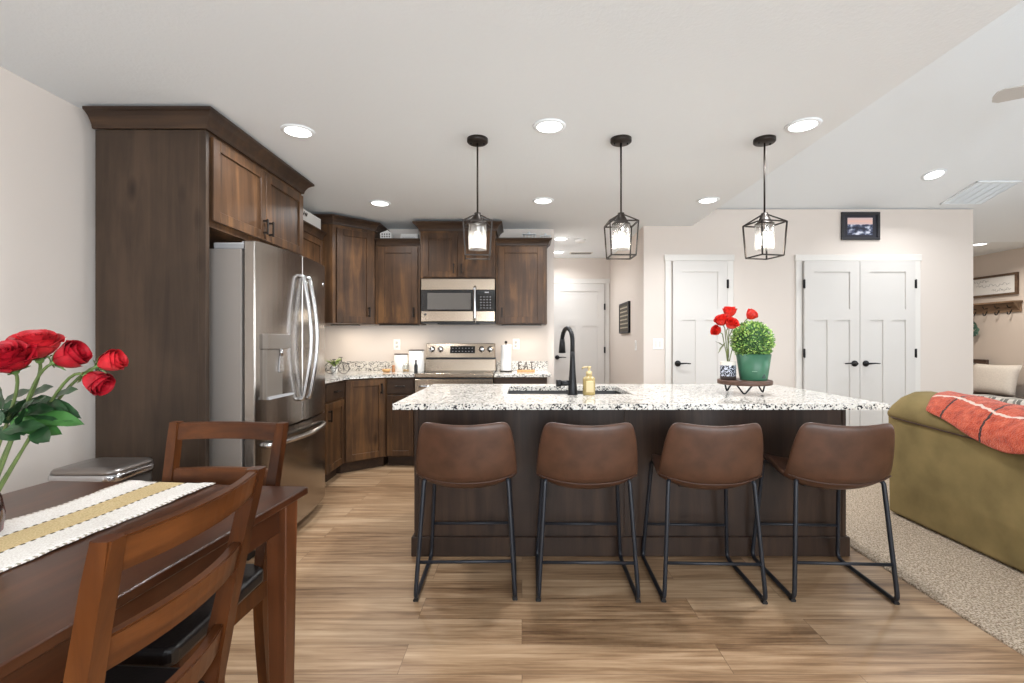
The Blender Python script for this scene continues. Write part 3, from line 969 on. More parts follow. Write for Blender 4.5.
for k in range(3):
    side((k, 0), (k + 1, 0)); side((k, 3), (k + 1, 3)); side((0, k), (0, k + 1)); side((3, k), (3, k + 1))
side((1, 1), (2, 1)); side((1, 2), (2, 2)); side((1, 1), (1, 2)); side((2, 1), (2, 2))
single(mb, 'island_countertop', M_GRANITE, 'long speckled white granite worktop of the island', 'countertop')
# undermount sink
mb = MB(); g = .006
rim = [(SX0 - g, SY0 - g), (SX1 + g, SY0 - g), (SX1 + g, SY1 + g), (SX0 - g, SY1 + g)]
bot = [(SX0 + .02, SY0 + .02), (SX1 - .02, SY0 + .02), (SX1 - .02, SY1 - .02), (SX0 + .02, SY1 - .02)]
mb.loft([[(x, y, .884) for x, y in rim], [(x, y, .70) for x, y in bot]], False, False)
mb.poly([mb.v((x, y, .70)) for x, y in bot])
single(mb, 'sink', M_COMPOSITE, 'dark composite sink set into the island worktop', 'sink', mods=[('SOLIDIFY', {'thickness': .008, 'offset': 1})])

# faucet
fy = 2.885
fx = wx(572.5, fy)
loc = (fx, fy, .915)
root = thing('faucet', 'tall black gooseneck pull-down faucet beside the island sink', 'faucet', loc)
mb = MB(loc); mb.lathe([(.001, .0), (.031, .0), (.031, .006), (.028, .012), (.026, .05), (.022, .10), (.018, .16), (.015, .21), (.0145, .26), (.001, .26)], (fx, fy, .915), 20); mb.build('body', M_BLACK, root)
dx, dy = -.30, .954
arc = [(fx, fy, 1.15), (fx, fy, 1.22)]
for k in range(13):
    a = math.pi * (1 - k / 12 * .93)
    rr = .082
    arc.append((fx + dx * (rr + rr * math.cos(a)), fy + dy * (rr + rr * math.cos(a)), 1.235 + rr * math.sin(a)))
mb = MB(loc); mb.tube(arc, .0135, 12); neck = mb.build('spout', M_BLACK, root)
e = Vector(arc[-1])
mb = MB(loc); mb.tube([e, e + Vector((.0, .004, -.03)), e + Vector((0, .008, -.09))], [.0145, .018, .023], 14); mb.build('spray_head', M_BLACK, neck)
mb = MB(loc); mb.tube([(fx, fy, .985), (fx - .075, fy - .01, .985)], .0165, 14); mb.tube([(fx - .072, fy - .01, .985), (fx - .098, fy - .012, .985)], .021, 14); mb.build('handle', M_BLACK, root)

# soap bottle
sy = 2.88; sx = wx(589, sy)
loc = (sx, sy, .915)
root = thing('soap_bottle', 'pale yellow pump soap bottle beside the black faucet', 'soap bottle', loc)
M_SOAP = plain('yellow_soap', srgb(166, 146, 96), 0.25, noise=.12, nscale=40)
M_PUMP = plain('cream_pump', srgb(200, 180, 134), 0.4)
mb = MB(loc); mb.lathe([(.001, 0), (.034, 0), (.037, .006), (.037, .095), (.033, .105), (.018, .112), (.016, .12), (.001, .12)], loc, 22); bt = mb.build('bottle', M_SOAP, root)
mb = MB(loc); mb.box(sx - .022, sx + .022, sy - .0385, sy - .034, .935, 1.0, .002); mb.build('label_patch', M_PUMP, bt)
mb = MB(loc); mb.lathe([(.001, .118), (.019, .118), (.019, .14), (.008, .142), (.007, .158), (.012, .16), (.012, .172), (.001, .173)], loc, 18); mb.tube([(sx, sy, .915 + .166), (sx - .035, sy + .01, .915 + .164), (sx - .04, sy + .011, .915 + .155)], .005, 8); mb.build('pump', M_PUMP, root)

# ---------------------------------------------------------------- bar stools
def make_stool():
    root = thing('bar_stool', 'brown leather counter stool with black sled legs, leftmost at the island', 'stool', (0, 0, 0), 0, 'counter stools along the island')
    prof = [(.215, .575), (.19, .590), (.09, .572), (-.02, .553), (-.11, .538), (-.178, .540), (-.217, .588), (-.236, .67), (-.252, .765), (-.268, .852)]
    hw = [.185, .197, .214, .226, .235, .239, .240, .235, .224, .206]
    lift = [.02, .03, .045, .055, .062, .07, .068, .06, .05, .038]
    nrm = []
    for i in range(len(prof)):
        a, b = prof[max(i - 1, 0)], prof[min(i + 1, len(prof) - 1)]
        t = Vector((b[0] - a[0], b[1] - a[1])).normalized()
        nrm.append(Vector((-t.y * -1, t.x * -1)) if False else Vector((t.y, -t.x)))
    nu = 12
    rows = []
    for i, (y, z) in enumerate(prof):
        row = []
        for k in range(nu + 1):
            u = k / nu * 2 - 1
            lf = lift[i] * abs(u) ** 2.4
            zz_ = z + nrm[i].y * lf
            yy = y + nrm[i].x * lf
            if i == len(prof) - 1: zz_ += .012 * abs(u) ** 1.5 - (.016 if abs(u) > .95 else 0)
            row.append((hw[i] * u * (0.985 if i == len(prof) - 1 and abs(u) > .95 else 1), yy, zz_))
        rows.append(row)
    mb = MB(); mb.grid(rows)
    s = mb.build('seat_shell', M_LEATHER, root, [('SOLIDIFY', {'thickness': .028, 'offset': 1}), ('SUBSURF', {'levels': 2, 'render_levels': 2})])
    # piping round the lower back
    i = 6
    pts = [(hw[i] * (k / nu * 2 - 1) * 1.0, prof[i][0] + nrm[i].x * (lift[i] * abs(k / nu * 2 - 1) ** 2.4 - .0295), prof[i][1] - .012 + nrm[i].y * (lift[i] * abs(k / nu * 2 - 1) ** 2.4 - .0295)) for k in range(nu + 1)]
    mb = MB(); mb.tube(pts, .0035, 6); mb.build('piping', M_SEAM, s)
    for sx_ in (-1, 1):
        mb = MB()
        p = [(sx_ * .180, -.150, .572), (sx_ * .203, -.185, .566), (sx_ * .236, -.235, .013), (sx_ * .236, .235, .013), (sx_ * .202, .165, .572), (sx_ * .175, .14, .576)]
        mb.tube(fillet(p, .045, 5), .0105, 10)
        lg = mb.build('leg', M_LEG, root)
        mb = MB(); mb.tube([(sx_ * .236, -.228, .006), (sx_ * .236, -.205, .006)], .0125, 8); mb.build('foot_glide', M_BLACKP, lg)
    def at_leg(z, y0, y1):
        t = (z - .013) / .522
        return (.236 - .033 * t, y0 + (y1 - y0) * t)
    x, y = at_leg(.20, .235, .17)
    mb = MB(); mb.tube([(-x, y, .205), (x, y, .205)], .008, 8); mb.build('footrest', M_LEG, root)
    x, y = at_leg(.17, -.235, -.19)
    mb = MB(); mb.tube([(-x, y, .185), (x, y, .185)], .008, 8); mb.build('stretcher', M_LEG, root)
    mb = MB(); mb.box(-.14, .14, -.13, .14, .518, .532, .004); mb.build('seat_plate', M_BLACK, root)
    return root


stool = make_stool()
SL = ['brown leather counter stool with black sled legs, leftmost of the four at the island',
      'brown leather counter stool second from the left, in front of the sink and faucet',
      'brown leather counter stool third from the left, below the plants on the island',
      'brown leather counter stool nearest the green sofa, at the right end of the island']
for k, (x, y, rz) in enumerate(((-.275, 2.51, 1.5), (.318, 2.50, -1), (.915, 2.49, -2), (1.535, 2.49, -3))):
    o = stool if k == 0 else dup(stool, (x, y, 0), R(rz))
    o.location = (x, y, 0); o.rotation_euler = (0, 0, R(rz))
    o['label'] = SL[k]

# ---------------------------------------------------------------- sofa and throw
M_SUEDE = plain('olive_suede', srgb(132, 115, 76), 0.8, noise=0.2, nscale=5, bump=0.08, bscale=90, spec=.2)
sx0, sy0, sy1 = 2.615, 1.25, 3.44
loc = (3.1, (sy0 + sy1) / 2, .012)
root = thing('sofa', 'olive green suede sofa seen from behind with a coral throw on it', 'sofa', loc)
PR = [(2.605, .70), (2.598, .73), (2.60, .765), (2.622, .82), (2.665, .868), (2.735, .9), (2.82, .903), (2.89, .872), (2.93, .81), (2.95, .73), (2.955, .70)]
def sofa_prof(y):
    """cross-section of the top roll at y; seam sinks a little towards the camera"""
    t = max(0, min(1, (sy1 - y) / 1.0))
    e = max(0, min(1, (y - (sy1 - .16)) / .16))
    out = []
    for x, z in PR:
        zz_ = z - .045 * t
        zz_ = .70 - .045 * t + (zz_ - (.70 - .045 * t)) * (1 - .45 * e ** 2.5) * (1 - .14 * t)
        out.append((x + .02 * e ** 3 if x < 2.75 else x - .02 * e ** 3, zz_))
    return out
ys = [sy0 + (sy1 - .16 - sy0) * k / 12 for k in range(13)] + [sy1 - .16 + .16 * k / 6 for k in range(1, 7)]
mb = MB(loc)
mb.hexa([(sx0, sy0, .022), (2.95, sy0, .022), (2.95, sy1, .022), (sx0 + .01, sy1, .022)],
        [(sx0, sy0, .66), (2.95, sy0, .66), (2.95, sy1, .715), (sx0, sy1, .715)], .02, 3)
mb.build('back', M_SUEDE, root)
mb = MB(loc); mb.loft([[(x, y, z) for x, z in sofa_prof(y)] for y in ys], True); mb.build('back_cushion', M_SUEDE, root)
mb = MB(loc); mb.tube([(2.606, y, sofa_prof(y)[0][1] + .004) for y in ys[:-2]], .005, 8); mb.build('piping', M_SEAM, root)
mb = MB(loc); mb.box(2.95, 3.55, sy0 + .2, sy1 - .2, .045, .30, .02, 3); mb.build('base', M_SUEDE, root)
for k in range(2):
    a = sy0 + .2 + k * (sy1 - sy0 - .4) / 2
    mb = MB(loc); mb.box(2.95, 3.57, a + .004, a + (sy1 - sy0 - .4) / 2 - .004, .30, .47, .04, 4); mb.build('seat_cushion', M_SUEDE, root)
for a in (sy0, sy1 - .2):
    mb = MB(loc); mb.box(2.96, 3.57, a, a + .2, .045, .62, .05, 4); mb.build('arm', M_SUEDE, root)
for x in (2.68, 3.48):
    for y in (sy0 + .08, sy1 - .08):
        mb = MB(loc); mb.box(x - .03, x + .03, y - .03, y + .03, .012, .03); mb.build('foot', M_BLACKP, root)


def throw_material():
    t = NT('coral_fleece')
    tc = t.n('ShaderNodeTexCoord')
    sp = t.n('ShaderNodeSeparateXYZ'); t.l(tc.outputs['UV'], sp.inputs[0])
    nz = t.n('ShaderNodeTexNoise', Scale=28.0, Detail=4.0); t.l(tc.outputs['Object'], nz.inputs['Vector'])
    wob = t.math('MULTIPLY', t.math('SUBTRACT', nz.outputs['Fac'], .5), .03)
    col = t.ramp(nz.outputs['Fac'], [(.3, srgb(176, 62, 36)), (.5, srgb(206, 84, 54)), (.72, srgb(224, 112, 80))])
    u = t.math('ADD', sp.outputs[0], wob); v = t.math('ADD', sp.outputs[1], wob)
    du = t.math('ABSOLUTE', t.math('SUBTRACT', t.math('FRACT', t.math('DIVIDE', u, .27)), .5))
    lb = t.math('LESS_THAN', du, .024)
    dv = t.math('ABSOLUTE', t.math('SUBTRACT', v, .232))
    lw = t.math('LESS_THAN', dv, .007)
    dv2 = t.math('ABSOLUTE', t.math('SUBTRACT', v, .38))
    lw2 = t.math('LESS_THAN', dv2, .006)
    col = t.mix(lb, col, srgb(52, 30, 30))
    col = t.mix(t.math('MAXIMUM', lw, lw2), col, srgb(238, 214, 200))
    nb = t.n('ShaderNodeTexNoise', Scale=140.0, Detail=3.0); t.l(tc.outputs['Object'], nb.inputs['Vector'])
    t.bump(nb.outputs['Fac'], 1.0, .015)
    t.p.inputs['Sheen Weight'].default_value = .3
    return t.base(col, .95, 0, .1)


rows, uvs = [], []
ny, nv = 30, 26
for j in range(ny + 1):
    row, ur = [], []
    for i in range(nv + 1):
        v = i / nv
        y = 1.45 + (3.08 - 1.45) * j / ny
        edge = (j / ny) ** 8
        y += edge * .10 * min(1, v * 2.5)
        pr = sofa_prof(y)
        # outside of the roll, from below the seam to behind the ridge
        path = [(2.592, pr[0][1] - .03 + .03 * math.sin(y * 9))] + pr[1:10]
        d = [0]
        for a, b in zip(path, path[1:]): d.append(d[-1] + math.hypot(b[0] - a[0], b[1] - a[1]))
        s0 = .055 + .015 * math.sin(y * 7) + .10 * max(0, (y - 2.9) / .28) ** 1.5
        s = s0 + (d[-1] - s0) * v
        q = max(k for k in range(len(d)) if d[k] <= s + 1e-9); q = min(q, len(d) - 2)
        f = (s - d[q]) / (d[q + 1] - d[q])
        x = path[q][0] + (path[q + 1][0] - path[q][0]) * f; z = path[q][1] + (path[q + 1][1] - path[q][1]) * f
        cxp, czp = 2.78, .72
        nx, nz_ = x - cxp, z - czp
        ln = math.hypot(nx, nz_)
        off = .022 + .006 * math.sin(y * 23 + v * 5) + .004 * math.sin(v * 19 + y * 7)
        row.append((x + nx / ln * off, y, z + nz_ / ln * off)); ur.append((3.1 - y, s))
    rows.append(row); uvs.append(ur)
mb = MB(); mb.grid(rows, True, uvs)
single(mb, 'throw_blanket', throw_material(), 'fuzzy coral throw with black and white lines over the sofa back', 'blanket', mods=[('SOLIDIFY', {'thickness': .016, 'offset': 0}), ('SUBSURF', {'levels': 1, 'render_levels': 1})])

# ---------------------------------------------------------------- dining table and chairs
TR = R(-4.3)
tc0 = Vector((-.70, 1.573))                 # far right corner of the table top
c_, s_ = math.cos(TR), math.sin(TR)
def tloc(u, v):
    """u: metres to the left along the far edge, v: metres towards the camera"""
    return Vector((tc0.x - u * c_ + v * s_ , tc0.y - u * s_ - v * c_))
TW, TL = .91, 1.42
ZTB = .76
cen = tloc(TW / 2, TL / 2)
root = thing('dining_table', 'reddish brown wooden dining table in the left foreground', 'table', (cen.x, cen.y, 0), TR)
mb = MB(); mb.box(-TW / 2, TW / 2, -TL / 2, TL / 2, ZTB - .024, ZTB, .004, 2); mb.build('tabletop', M_TABLE, root)
for sx_ in (-1, 1):
    for sy_ in (-1, 1):
        x, y = sx_ * (TW / 2 - .055), sy_ * (TL / 2 - .06)
        mb = MB(); a, b = .034, .025
        mb.hexa([(x - b, y - b, 0), (x + b, y - b, 0), (x + b, y + b, 0), (x - b, y + b, 0)], [(x - a, y - a, ZTB - .024), (x + a, y - a, ZTB - .024), (x + a, y + a, ZTB - .024), (x - a, y + a, ZTB - .024)], .003)
        mb.build('leg', M_TABLEZ, root)
for sx_ in (-1, 1):
    x = sx_ * (TW / 2 - .055)
    mb = MB(); mb.box(x - .012, x + .012, -TL / 2 + .09, TL / 2 - .09, ZTB - .115, ZTB - .024); mb.build('apron', M_TABLE, root)
for sy_ in (-1, 1):
    y = sy_ * (TL / 2 - .06)
    mb = MB(); mb.box(-TW / 2 + .09, TW / 2 - .09, y - .012, y + .012, ZTB - .115, ZTB - .024); mb.build('apron', M_TABLE, root)


def make_chair():
    """local: back along x at y = 0, seat towards +y"""
    root = thing('dining_chair', '-', 'chair', (0, 0, 0), 0, 'ladder-back dining chairs')
    ZTOP = .945
    def post(z):                                    # (spread, y) of the rear post at height z
        if z < .45: return (.176 - .015 * (.45 - z) / .45, -.055 * ((.45 - z) / .45) ** 1.6)
        t = (z - .45) / (ZTOP - .45)
        return (.174 + .023 * t, -.092 * t ** 1.15)
    for sx_ in (-1, 1):
        rings = []
        for k in range(15):
            z = ZTOP * k / 14
            sp, y = post(z)
            w = .0165
            d = .0165 + .007 * max(0, 1 - abs(z - .45) / .35)
            x = sx_ * sp
            rings.append([(x - w, y - d, z), (x + w, y - d, z), (x + w, y + d, z), (x - w, y + d, z)])
        mb = MB(); mb.loft(rings, False)
        bmesh.ops.bevel(mb.bm, geom=[e for e in mb.bm.edges if abs((e.verts[0].co - e.verts[1].co).normalized().z) > .8], offset=.004, segments=2, affect='EDGES')
        mb.build('leg', M_CHAIR, root, label='rear leg running up into the back post')
        x = sx_ * .185
        mb = MB(); mb.hexa([(x - .015, .365, 0), (x + .015, .365, 0), (x + .015, .395, 0), (x - .015, .395, 0)], [(x - .021, .36, .43), (x + .021, .36, .43), (x + .021, .402, .43), (x - .021, .402, .43)], .003); mb.build('leg', M_CHAIR, root)
    for za, zb in ((.884, .942), (.725, .785), (.545, .606)):
        zc = (za + zb) / 2
        rows = []
        n = 12
        rings = []
        for k in range(n + 1):
            u = k / n * 2 - 1
            bow = -.028 * (1 - u * u)
            spa, ya = post(za); spb, yb = post(zb)
            ring = []
            for z, dy_, sp, yy in ((za, -.011, spa, ya), (za, .011, spa, ya), (zb, .011, spb, yb), (zb, -.011, spb, yb)):
                ring.append((u * (sp - .010), yy + bow + dy_, z))
            rings.append(ring)
        mb = MB(); mb.loft(rings, False)
        bmesh.ops.bevel(mb.bm, geom=[e for e in mb.bm.edges if abs((e.verts[0].co - e.verts[1].co).normalized().x) > .9], offset=.003, segments=2, affect='EDGES')
        mb.build('back_slat', M_CHAIRY, root)
    mb = MB(); mb.box(-.17, .17, .37, .392, .375, .43); mb.box(-.17, .17, -.01, .012, .375, .43)
    mb.box(-.196, -.174, .0, .37, .375, .43); mb.box(.174, .196, .0, .37, .375, .43); mb.build('seat_rail', M_CHAIR, root)
    mb = MB(); mb.prism([(-.158, -.005), (.158, -.005), (.205, .03), (.232, .44), (.215, .46), (-.215, .46), (-.232, .44), (-.205, .03)], .435, .485, .014, 3)
    mb.build('seat', M_BLACKSEAT, root, label='black padded seat')
    return root


ch = make_chair()
ch['label'] = 'ladder-back dining chair nearest the camera, pushed under the long side of the table'
ch.location = (-.702, .905, 0); ch.rotation_euler = (0, 0, R(90))
ch2 = dup(ch, (-1.058, 1.635, 0), R(180 - 3), 'ladder-back dining chair at the far end of the table in front of the fridge')


# runner
def runner_material():
    t = NT('woven_runner')
    tc = t.n('ShaderNodeTexCoord')
    sp = t.n('ShaderNodeSeparateXYZ'); t.l(tc.outputs['UV'], sp.inputs[0])
    u, v = sp.outputs[0], sp.outputs[1]                 # metres across and along
    au = t.math('ABSOLUTE', u)
    wv = t.n('ShaderNodeTexNoise', Scale=260.0, Detail=2.0); t.l(tc.outputs['Object'], wv.inputs['Vector'])
    white = t.ramp(wv.outputs['Fac'], [(.3, srgb(220, 212, 204)), (.6, srgb(244, 240, 234))])
    gold = t.ramp(wv.outputs['Fac'], [(.3, srgb(190, 164, 116)), (.65, srgb(218, 196, 152))])
    inner = t.math('LESS_THAN', au, .047)
    col = t.mix(inner, white, gold)
    st = t.math('LESS_THAN', t.math('ABSOLUTE', t.math('SUBTRACT', au, .049)), .0035)
    dash = t.math('LESS_THAN', t.math('FRACT', t.math('DIVIDE', v, .022)), .5)
    col = t.mix(t.math('MULTIPLY', st, dash), col, srgb(70, 62, 50))
    st2 = t.math('GREATER_THAN', au, .142)
    dash2 = t.math('LESS_THAN', t.math('FRACT', t.math('DIVIDE', v, .016)), .4)
    col = t.mix(t.math('MULTIPLY', st2, dash2), col, srgb(168, 156, 140))
    t.bump(wv.outputs['Fac'], .6, .004)
    return t.base(col, .9, 0, .1)


rows, uvs = [], []
nl, nw = 70, 16
for j in range(nl + 1):
    v = 1.15 * j / nl
    row, ur = [], []
    for i in range(nw + 1):
        u = (i / nw * 2 - 1) * .15
        uu = u * (1 + (.012 * math.cos(v * 2 * math.pi / .02) if i in (0, nw) else 0))
        p = tloc(.468 + uu + .0, v + .006)
        row.append((p.x, p.y, ZTB + .0035 + .0012 * math.sin(v * 17 + u * 9) + (.004 * math.sin(v * 9 + 1) ** 2 if abs(u) > .1 else 0)))
        ur.append((u, v))
    rows.append(row); uvs.append(ur)
mb = MB(); mb.grid(rows, True, uvs)
single(mb, 'table_runner', runner_material(), 'white table runner with a gold centre stripe on the dining table', 'table runner', mods=[('SOLIDIFY', {'thickness': .003, 'offset': 0})])

# trash can behind the table
M_CANLID = plain('satin_steel_lid', srgb(140, 134, 130), .32, .9)
M_CANBODY = plain('dark_steel_can', srgb(96, 90, 86), .35, .9)
loc = (-1.915, 2.20, 0)
root = thing('trash_can', 'tall step trash can with steel lid between the table and tall wood panel', 'trash can', loc)
def rrect(hx, hy, r, n=6):
    out = []
    for cx_, cy_, a0 in ((hx - r, hy - r, 0), (-hx + r, hy - r, 90), (-hx + r, -hy + r, 180), (hx - r, -hy + r, 270)):
        for k in range(n + 1):
            a = R(a0 + 90 * k / n); out.append((cx_ + r * math.cos(a), cy_ + r * math.sin(a)))
    return out
def ringat(hx, hy, r, z): return [(loc[0] + x, loc[1] + y, z) for x, y in rrect(hx, hy, r)]
mb = MB(loc); mb.loft([ringat(.148, .125, .05, z) for z in (.0, .03, .62)], True); mb.build('body', M_CANBODY, root)
mb = MB(loc); mb.loft([ringat(.153, .132, .055, .62), ringat(.157, .136, .057, .632), ringat(.157, .136, .057, .65), ringat(.154, .133, .055, .655)], True); mb.build('rim', M_CHROME, root)
mb = MB(loc); mb.loft([ringat(.152, .131, .054, .655), ringat(.150, .129, .053, .668), ringat(.144, .123, .05, .675), ringat(.08, .06, .03, .679)], True); mb.build('lid', M_CANLID, root)
mb = MB(loc); mb.box(loc[0] - .06, loc[0] + .06, loc[1] - .165, loc[1] - .11, .012, .028, .004); mb.build('pedal', M_BLACKP, root)

# ---------------------------------------------------------------- roses
M_ROSE = plain('red_rose_petal', srgb(164, 10, 30), 0.55, noise=.35, nscale=40)
M_ROSE2 = plain('rose_petal_bright', srgb(186, 28, 38), 0.55, noise=.3, nscale=40)
M_STEM = plain('rose_stem', srgb(88, 104, 56), 0.5, noise=.25, nscale=30)
M_LEAF = plain('rose_leaf', srgb(34, 66, 36), 0.4, noise=.45, nscale=22)
M_LEAF2 = plain('rose_leaf_bright', srgb(58, 104, 48), 0.42, noise=.3, nscale=22)
M_SEPAL = plain('rose_sepal', srgb(108, 140, 76), 0.55, noise=.2)


def axis_matrix(d, roll=0.0):
    d = Vector(d).normalized()
    return d.to_track_quat('Z', 'Y').to_matrix().to_4x4() @ Matrix.Rotation(roll, 4, 'Z')


def bloom(o, c, d, r, rnd, cup=1.0, layers=((3, .30, .95), (4, .52, 1.0), (5, .78, .92), (6, 1.0, .74))):
    """nested overlapping petals about the axis d"""
    Mx = Matrix.Translation(Vector(c)) @ axis_matrix(d, rnd.random() * 6)
    mb = MB(o, Mx)
    core = []
    for k in range(26):
        a = k * .62; rr = r * (.02 + .20 * k / 25)
        core.append([(rr * math.cos(a), rr * math.sin(a), r * .15), (rr * math.cos(a), rr * math.sin(a), r * (1.22 * cup - .004 * k))])
    mb.grid(core)
    for n, ro, zt in layers:
        for p in range(n):
            a0 = 2 * math.pi * p / n + rnd.uniform(-.25, .25) + n
            half = math.pi / n * 1.55
            rows = []
            tw = rnd.uniform(-.06, .06)
            for j in range(9):
                t = j / 8
                row = []
                for i in range(9):
                    u = i / 8 * 2 - 1
                    rad = r * ro * (math.sin(min(1, t * 1.25) * math.pi / 2) ** .75) * (1 + .05 * u * u)
                    curl = max(0, t - .72) / .28
                    rad += r * curl ** 2 * (.20 * ro / cup ** 3) * (1 + .5 * abs(u))
                    z = r * (-.28 + (zt * 1.32 * cup + .28) * t ** 1.1) - r * curl ** 2 * .16 * ro - r * .22 * t ** 3 * abs(u) ** 2.5 + tw * r * u
                    wid = half * (.55 + .45 * math.sin(t * math.pi * .5))
                    a = a0 + u * wid
                    rad *= 1 + .07 * u
                    row.append((rad * math.cos(a), rad * math.sin(a), z))
                rows.append(row)
            mb.grid(rows)
    return mb


def leaf(mb, base, d, L, w, up=(0, 0, 1), droop=.25, fold=.25):
    d = Vector(d).normalized(); up = Vector(up)
    s = d.cross(up)
    s = s.normalized() if s.length > .01 else Vector((1, 0, 0))
    n = s.cross(d)
    rows = []
    for j in range(9):
        t = j / 8
        hw_ = w * (math.sin(math.pi * t ** .8) ** .85) * (1 - .15 * t) + .0004
        c = Vector(base) + d * L * t + n * (-droop * L * t * t)
        rows.append([c + s * hw_ * u + n * abs(u) * fold * hw_ + n * .02 * L * math.sin(t * 14) * abs(u) for u in (-1, -.5, 0, .5, 1)])
    mb.grid(rows)


YV = 1.15
VB = Vector((wx(-21, YV), YV, ZTB + .006))
loc = tuple(VB)
mb = MB(); mb.lathe([(.001, 0), (.032, 0), (.040, .01), (.044, .05), (.038, .09), (.028, .118), (.030, .132), (.0275, .132), (.025, .118), (.035, .09), (.041, .05), (.036, .012), (.001, .012)], VB, 28)
single(mb, 'vase', M_REDGLASS, 'dark red glass vase with roses at the left edge of the table', 'vase')
mouth = VB + Vector((0, 0, .10))
def P(px, py, Y): return Vector((wx(px, Y), Y, wz(py, Y)))
ROSES = [
    # bloom centre, axis, radius, stem way-point, label
    (P(12, 366, 1.10), (.15, -.55, .8), .042, P(5, 420, 1.12), 'large red rose cut by the left edge of the photo, lowest left bloom'),
    (P(38, 354, 1.16), (.1, -.35, .95), .044, P(20, 405, 1.15), 'large open red rose at the top of the bouquet'),
    (P(58, 361, 1.14), (.85, .12, .42), .032, P(35, 390, 1.14), 'red rose bud at the middle of the bouquet pointing right'),
    (P(101, 365, 1.18), (.9, .15, .35), .027, P(50, 400, 1.16), 'red rose farthest right, in front of the wood panel'),
    (P(88, 377, 1.13), (.85, -.05, -.42), .028, P(55, 395, 1.14), 'drooping red rose with a bent stem just below the rightmost bloom'),
]
rnd = random.Random(3)
for k, (c, d, r, wp, lab) in enumerate(ROSES):
    root = thing('rose', lab, 'flower', tuple(mouth), 0, 'roses in the vase on the dining table')
    dn = Vector(d).normalized()
    lay = ((3, .30, .95), (4, .52, 1.0), (5, .78, .92), (6, 1.0, .74)) if k < 2 else ((3, .34, 1.0), (3, .55, 1.1), (4, .78, 1.08), (4, .9, .9))
    bloom(mouth, c, d, r, rnd, 1.0 if k < 2 else 1.35, lay).build('bloom', M_ROSE if k % 2 == 0 else M_ROSE2, root, recalc=False)
    b = c - dn * r * .42
    start = mouth + Vector((rnd.uniform(-.012, .012), rnd.uniform(-.012, .012), -.07))
    pts = []
    c1, c2 = wp, b - dn * .05
    for j in range(13):
        t = j / 12
        pts.append(start * (1 - t) ** 3 + c1 * 3 * t * (1 - t) ** 2 * .9 + (start * .1 + c1 * 0) * 3 * t * (1 - t) ** 2 + c2 * 3 * t * t * (1 - t) + b * t ** 3)
    mb = MB(mouth); mb.tube(pts, .0034, 8); mb.build('stem', M_STEM, root)
    mb = MB(mouth)
    Mx = axis_matrix(d)
    for j in range(5):
        a = 2 * math.pi * j / 5
        rad = (Mx @ Vector((math.cos(a), math.sin(a), 0)))
        leaf(mb, b + rad * .004, rad * .8 + dn * .55, r * .85, r * .18, up=dn, droop=.1)
    mb.sphere(b + dn * r * .05, r * .2, 10, 8)
    mb.build('sepals', M_SEPAL, root)
LV = [  # stem index, base px, tip px, Y, width, bright
    (0, (8, 425), (30, 398), 1.14, .020, 0), (0, (2, 410), (-4, 385), 1.13, .018, 0), (0, (6, 430), (40, 424), 1.08, .020, 0), (0, (0, 432), (18, 438), 1.07, .018, 0),
    (1, (18, 408), (52, 398), 1.19, .024, 0), (1, (20, 412), (50, 408), 1.12, .022, 0), (1, (14, 418), (44, 432), 1.10, .022, 1), (1, (16, 420), (-6, 412), 1.14, .02, 0),
    (2, (30, 408), (68, 418), 1.12, .022, 0), (2, (34, 402), (64, 408), 1.15, .020, 0), (2, (36, 416), (80, 422), 1.10, .022, 1), (2, (24, 424), (58, 432), 1.09, .022, 1), (2, (30, 396), (50, 386), 1.20, .02, 0),
    (3, (56, 396), (74, 388), 1.16, .016, 0), (3, (46, 402), (76, 411), 1.17, .014, 0), (4, (48, 400), (78, 416), 1.14, .015, 0), (4, (40, 412), (66, 424), 1.16, .02, 0), (3, (30, 418), (52, 420), 1.2, .022, 0),
    (0, (6, 418), (26, 412), 1.16, .02, 0), (1, (10, 424), (34, 418), 1.18, .022, 0),
]
for k in range(26):
    a = (rnd.uniform(-6, 44), rnd.uniform(402, 432)); q = (a[0] + rnd.uniform(-22, 34), a[1] + rnd.uniform(-18, 16))
    LV.append((k % 3, a, q, rnd.uniform(1.06, 1.22), rnd.uniform(.014, .022), 1 if k % 7 == 0 else 0))
roses = [o for o in bpy.data.objects if o.name.startswith('rose') and o.type == 'EMPTY' and o.get('category') == 'flower']
for si, p, q, y, w, br in LV:
    a, b = P(p[0], p[1], y), P(q[0], q[1], y - .03 + rnd.uniform(-.02, .03))
    mb = MB(mouth)
    leaf(mb, a, b - a, (b - a).length * 1.05, w, up=(rnd.uniform(-.3, .3), -.75, .8), droop=.08, fold=.22)
    mb.build('leaf', M_LEAF2 if br else M_LEAF, roses[si], recalc=False)

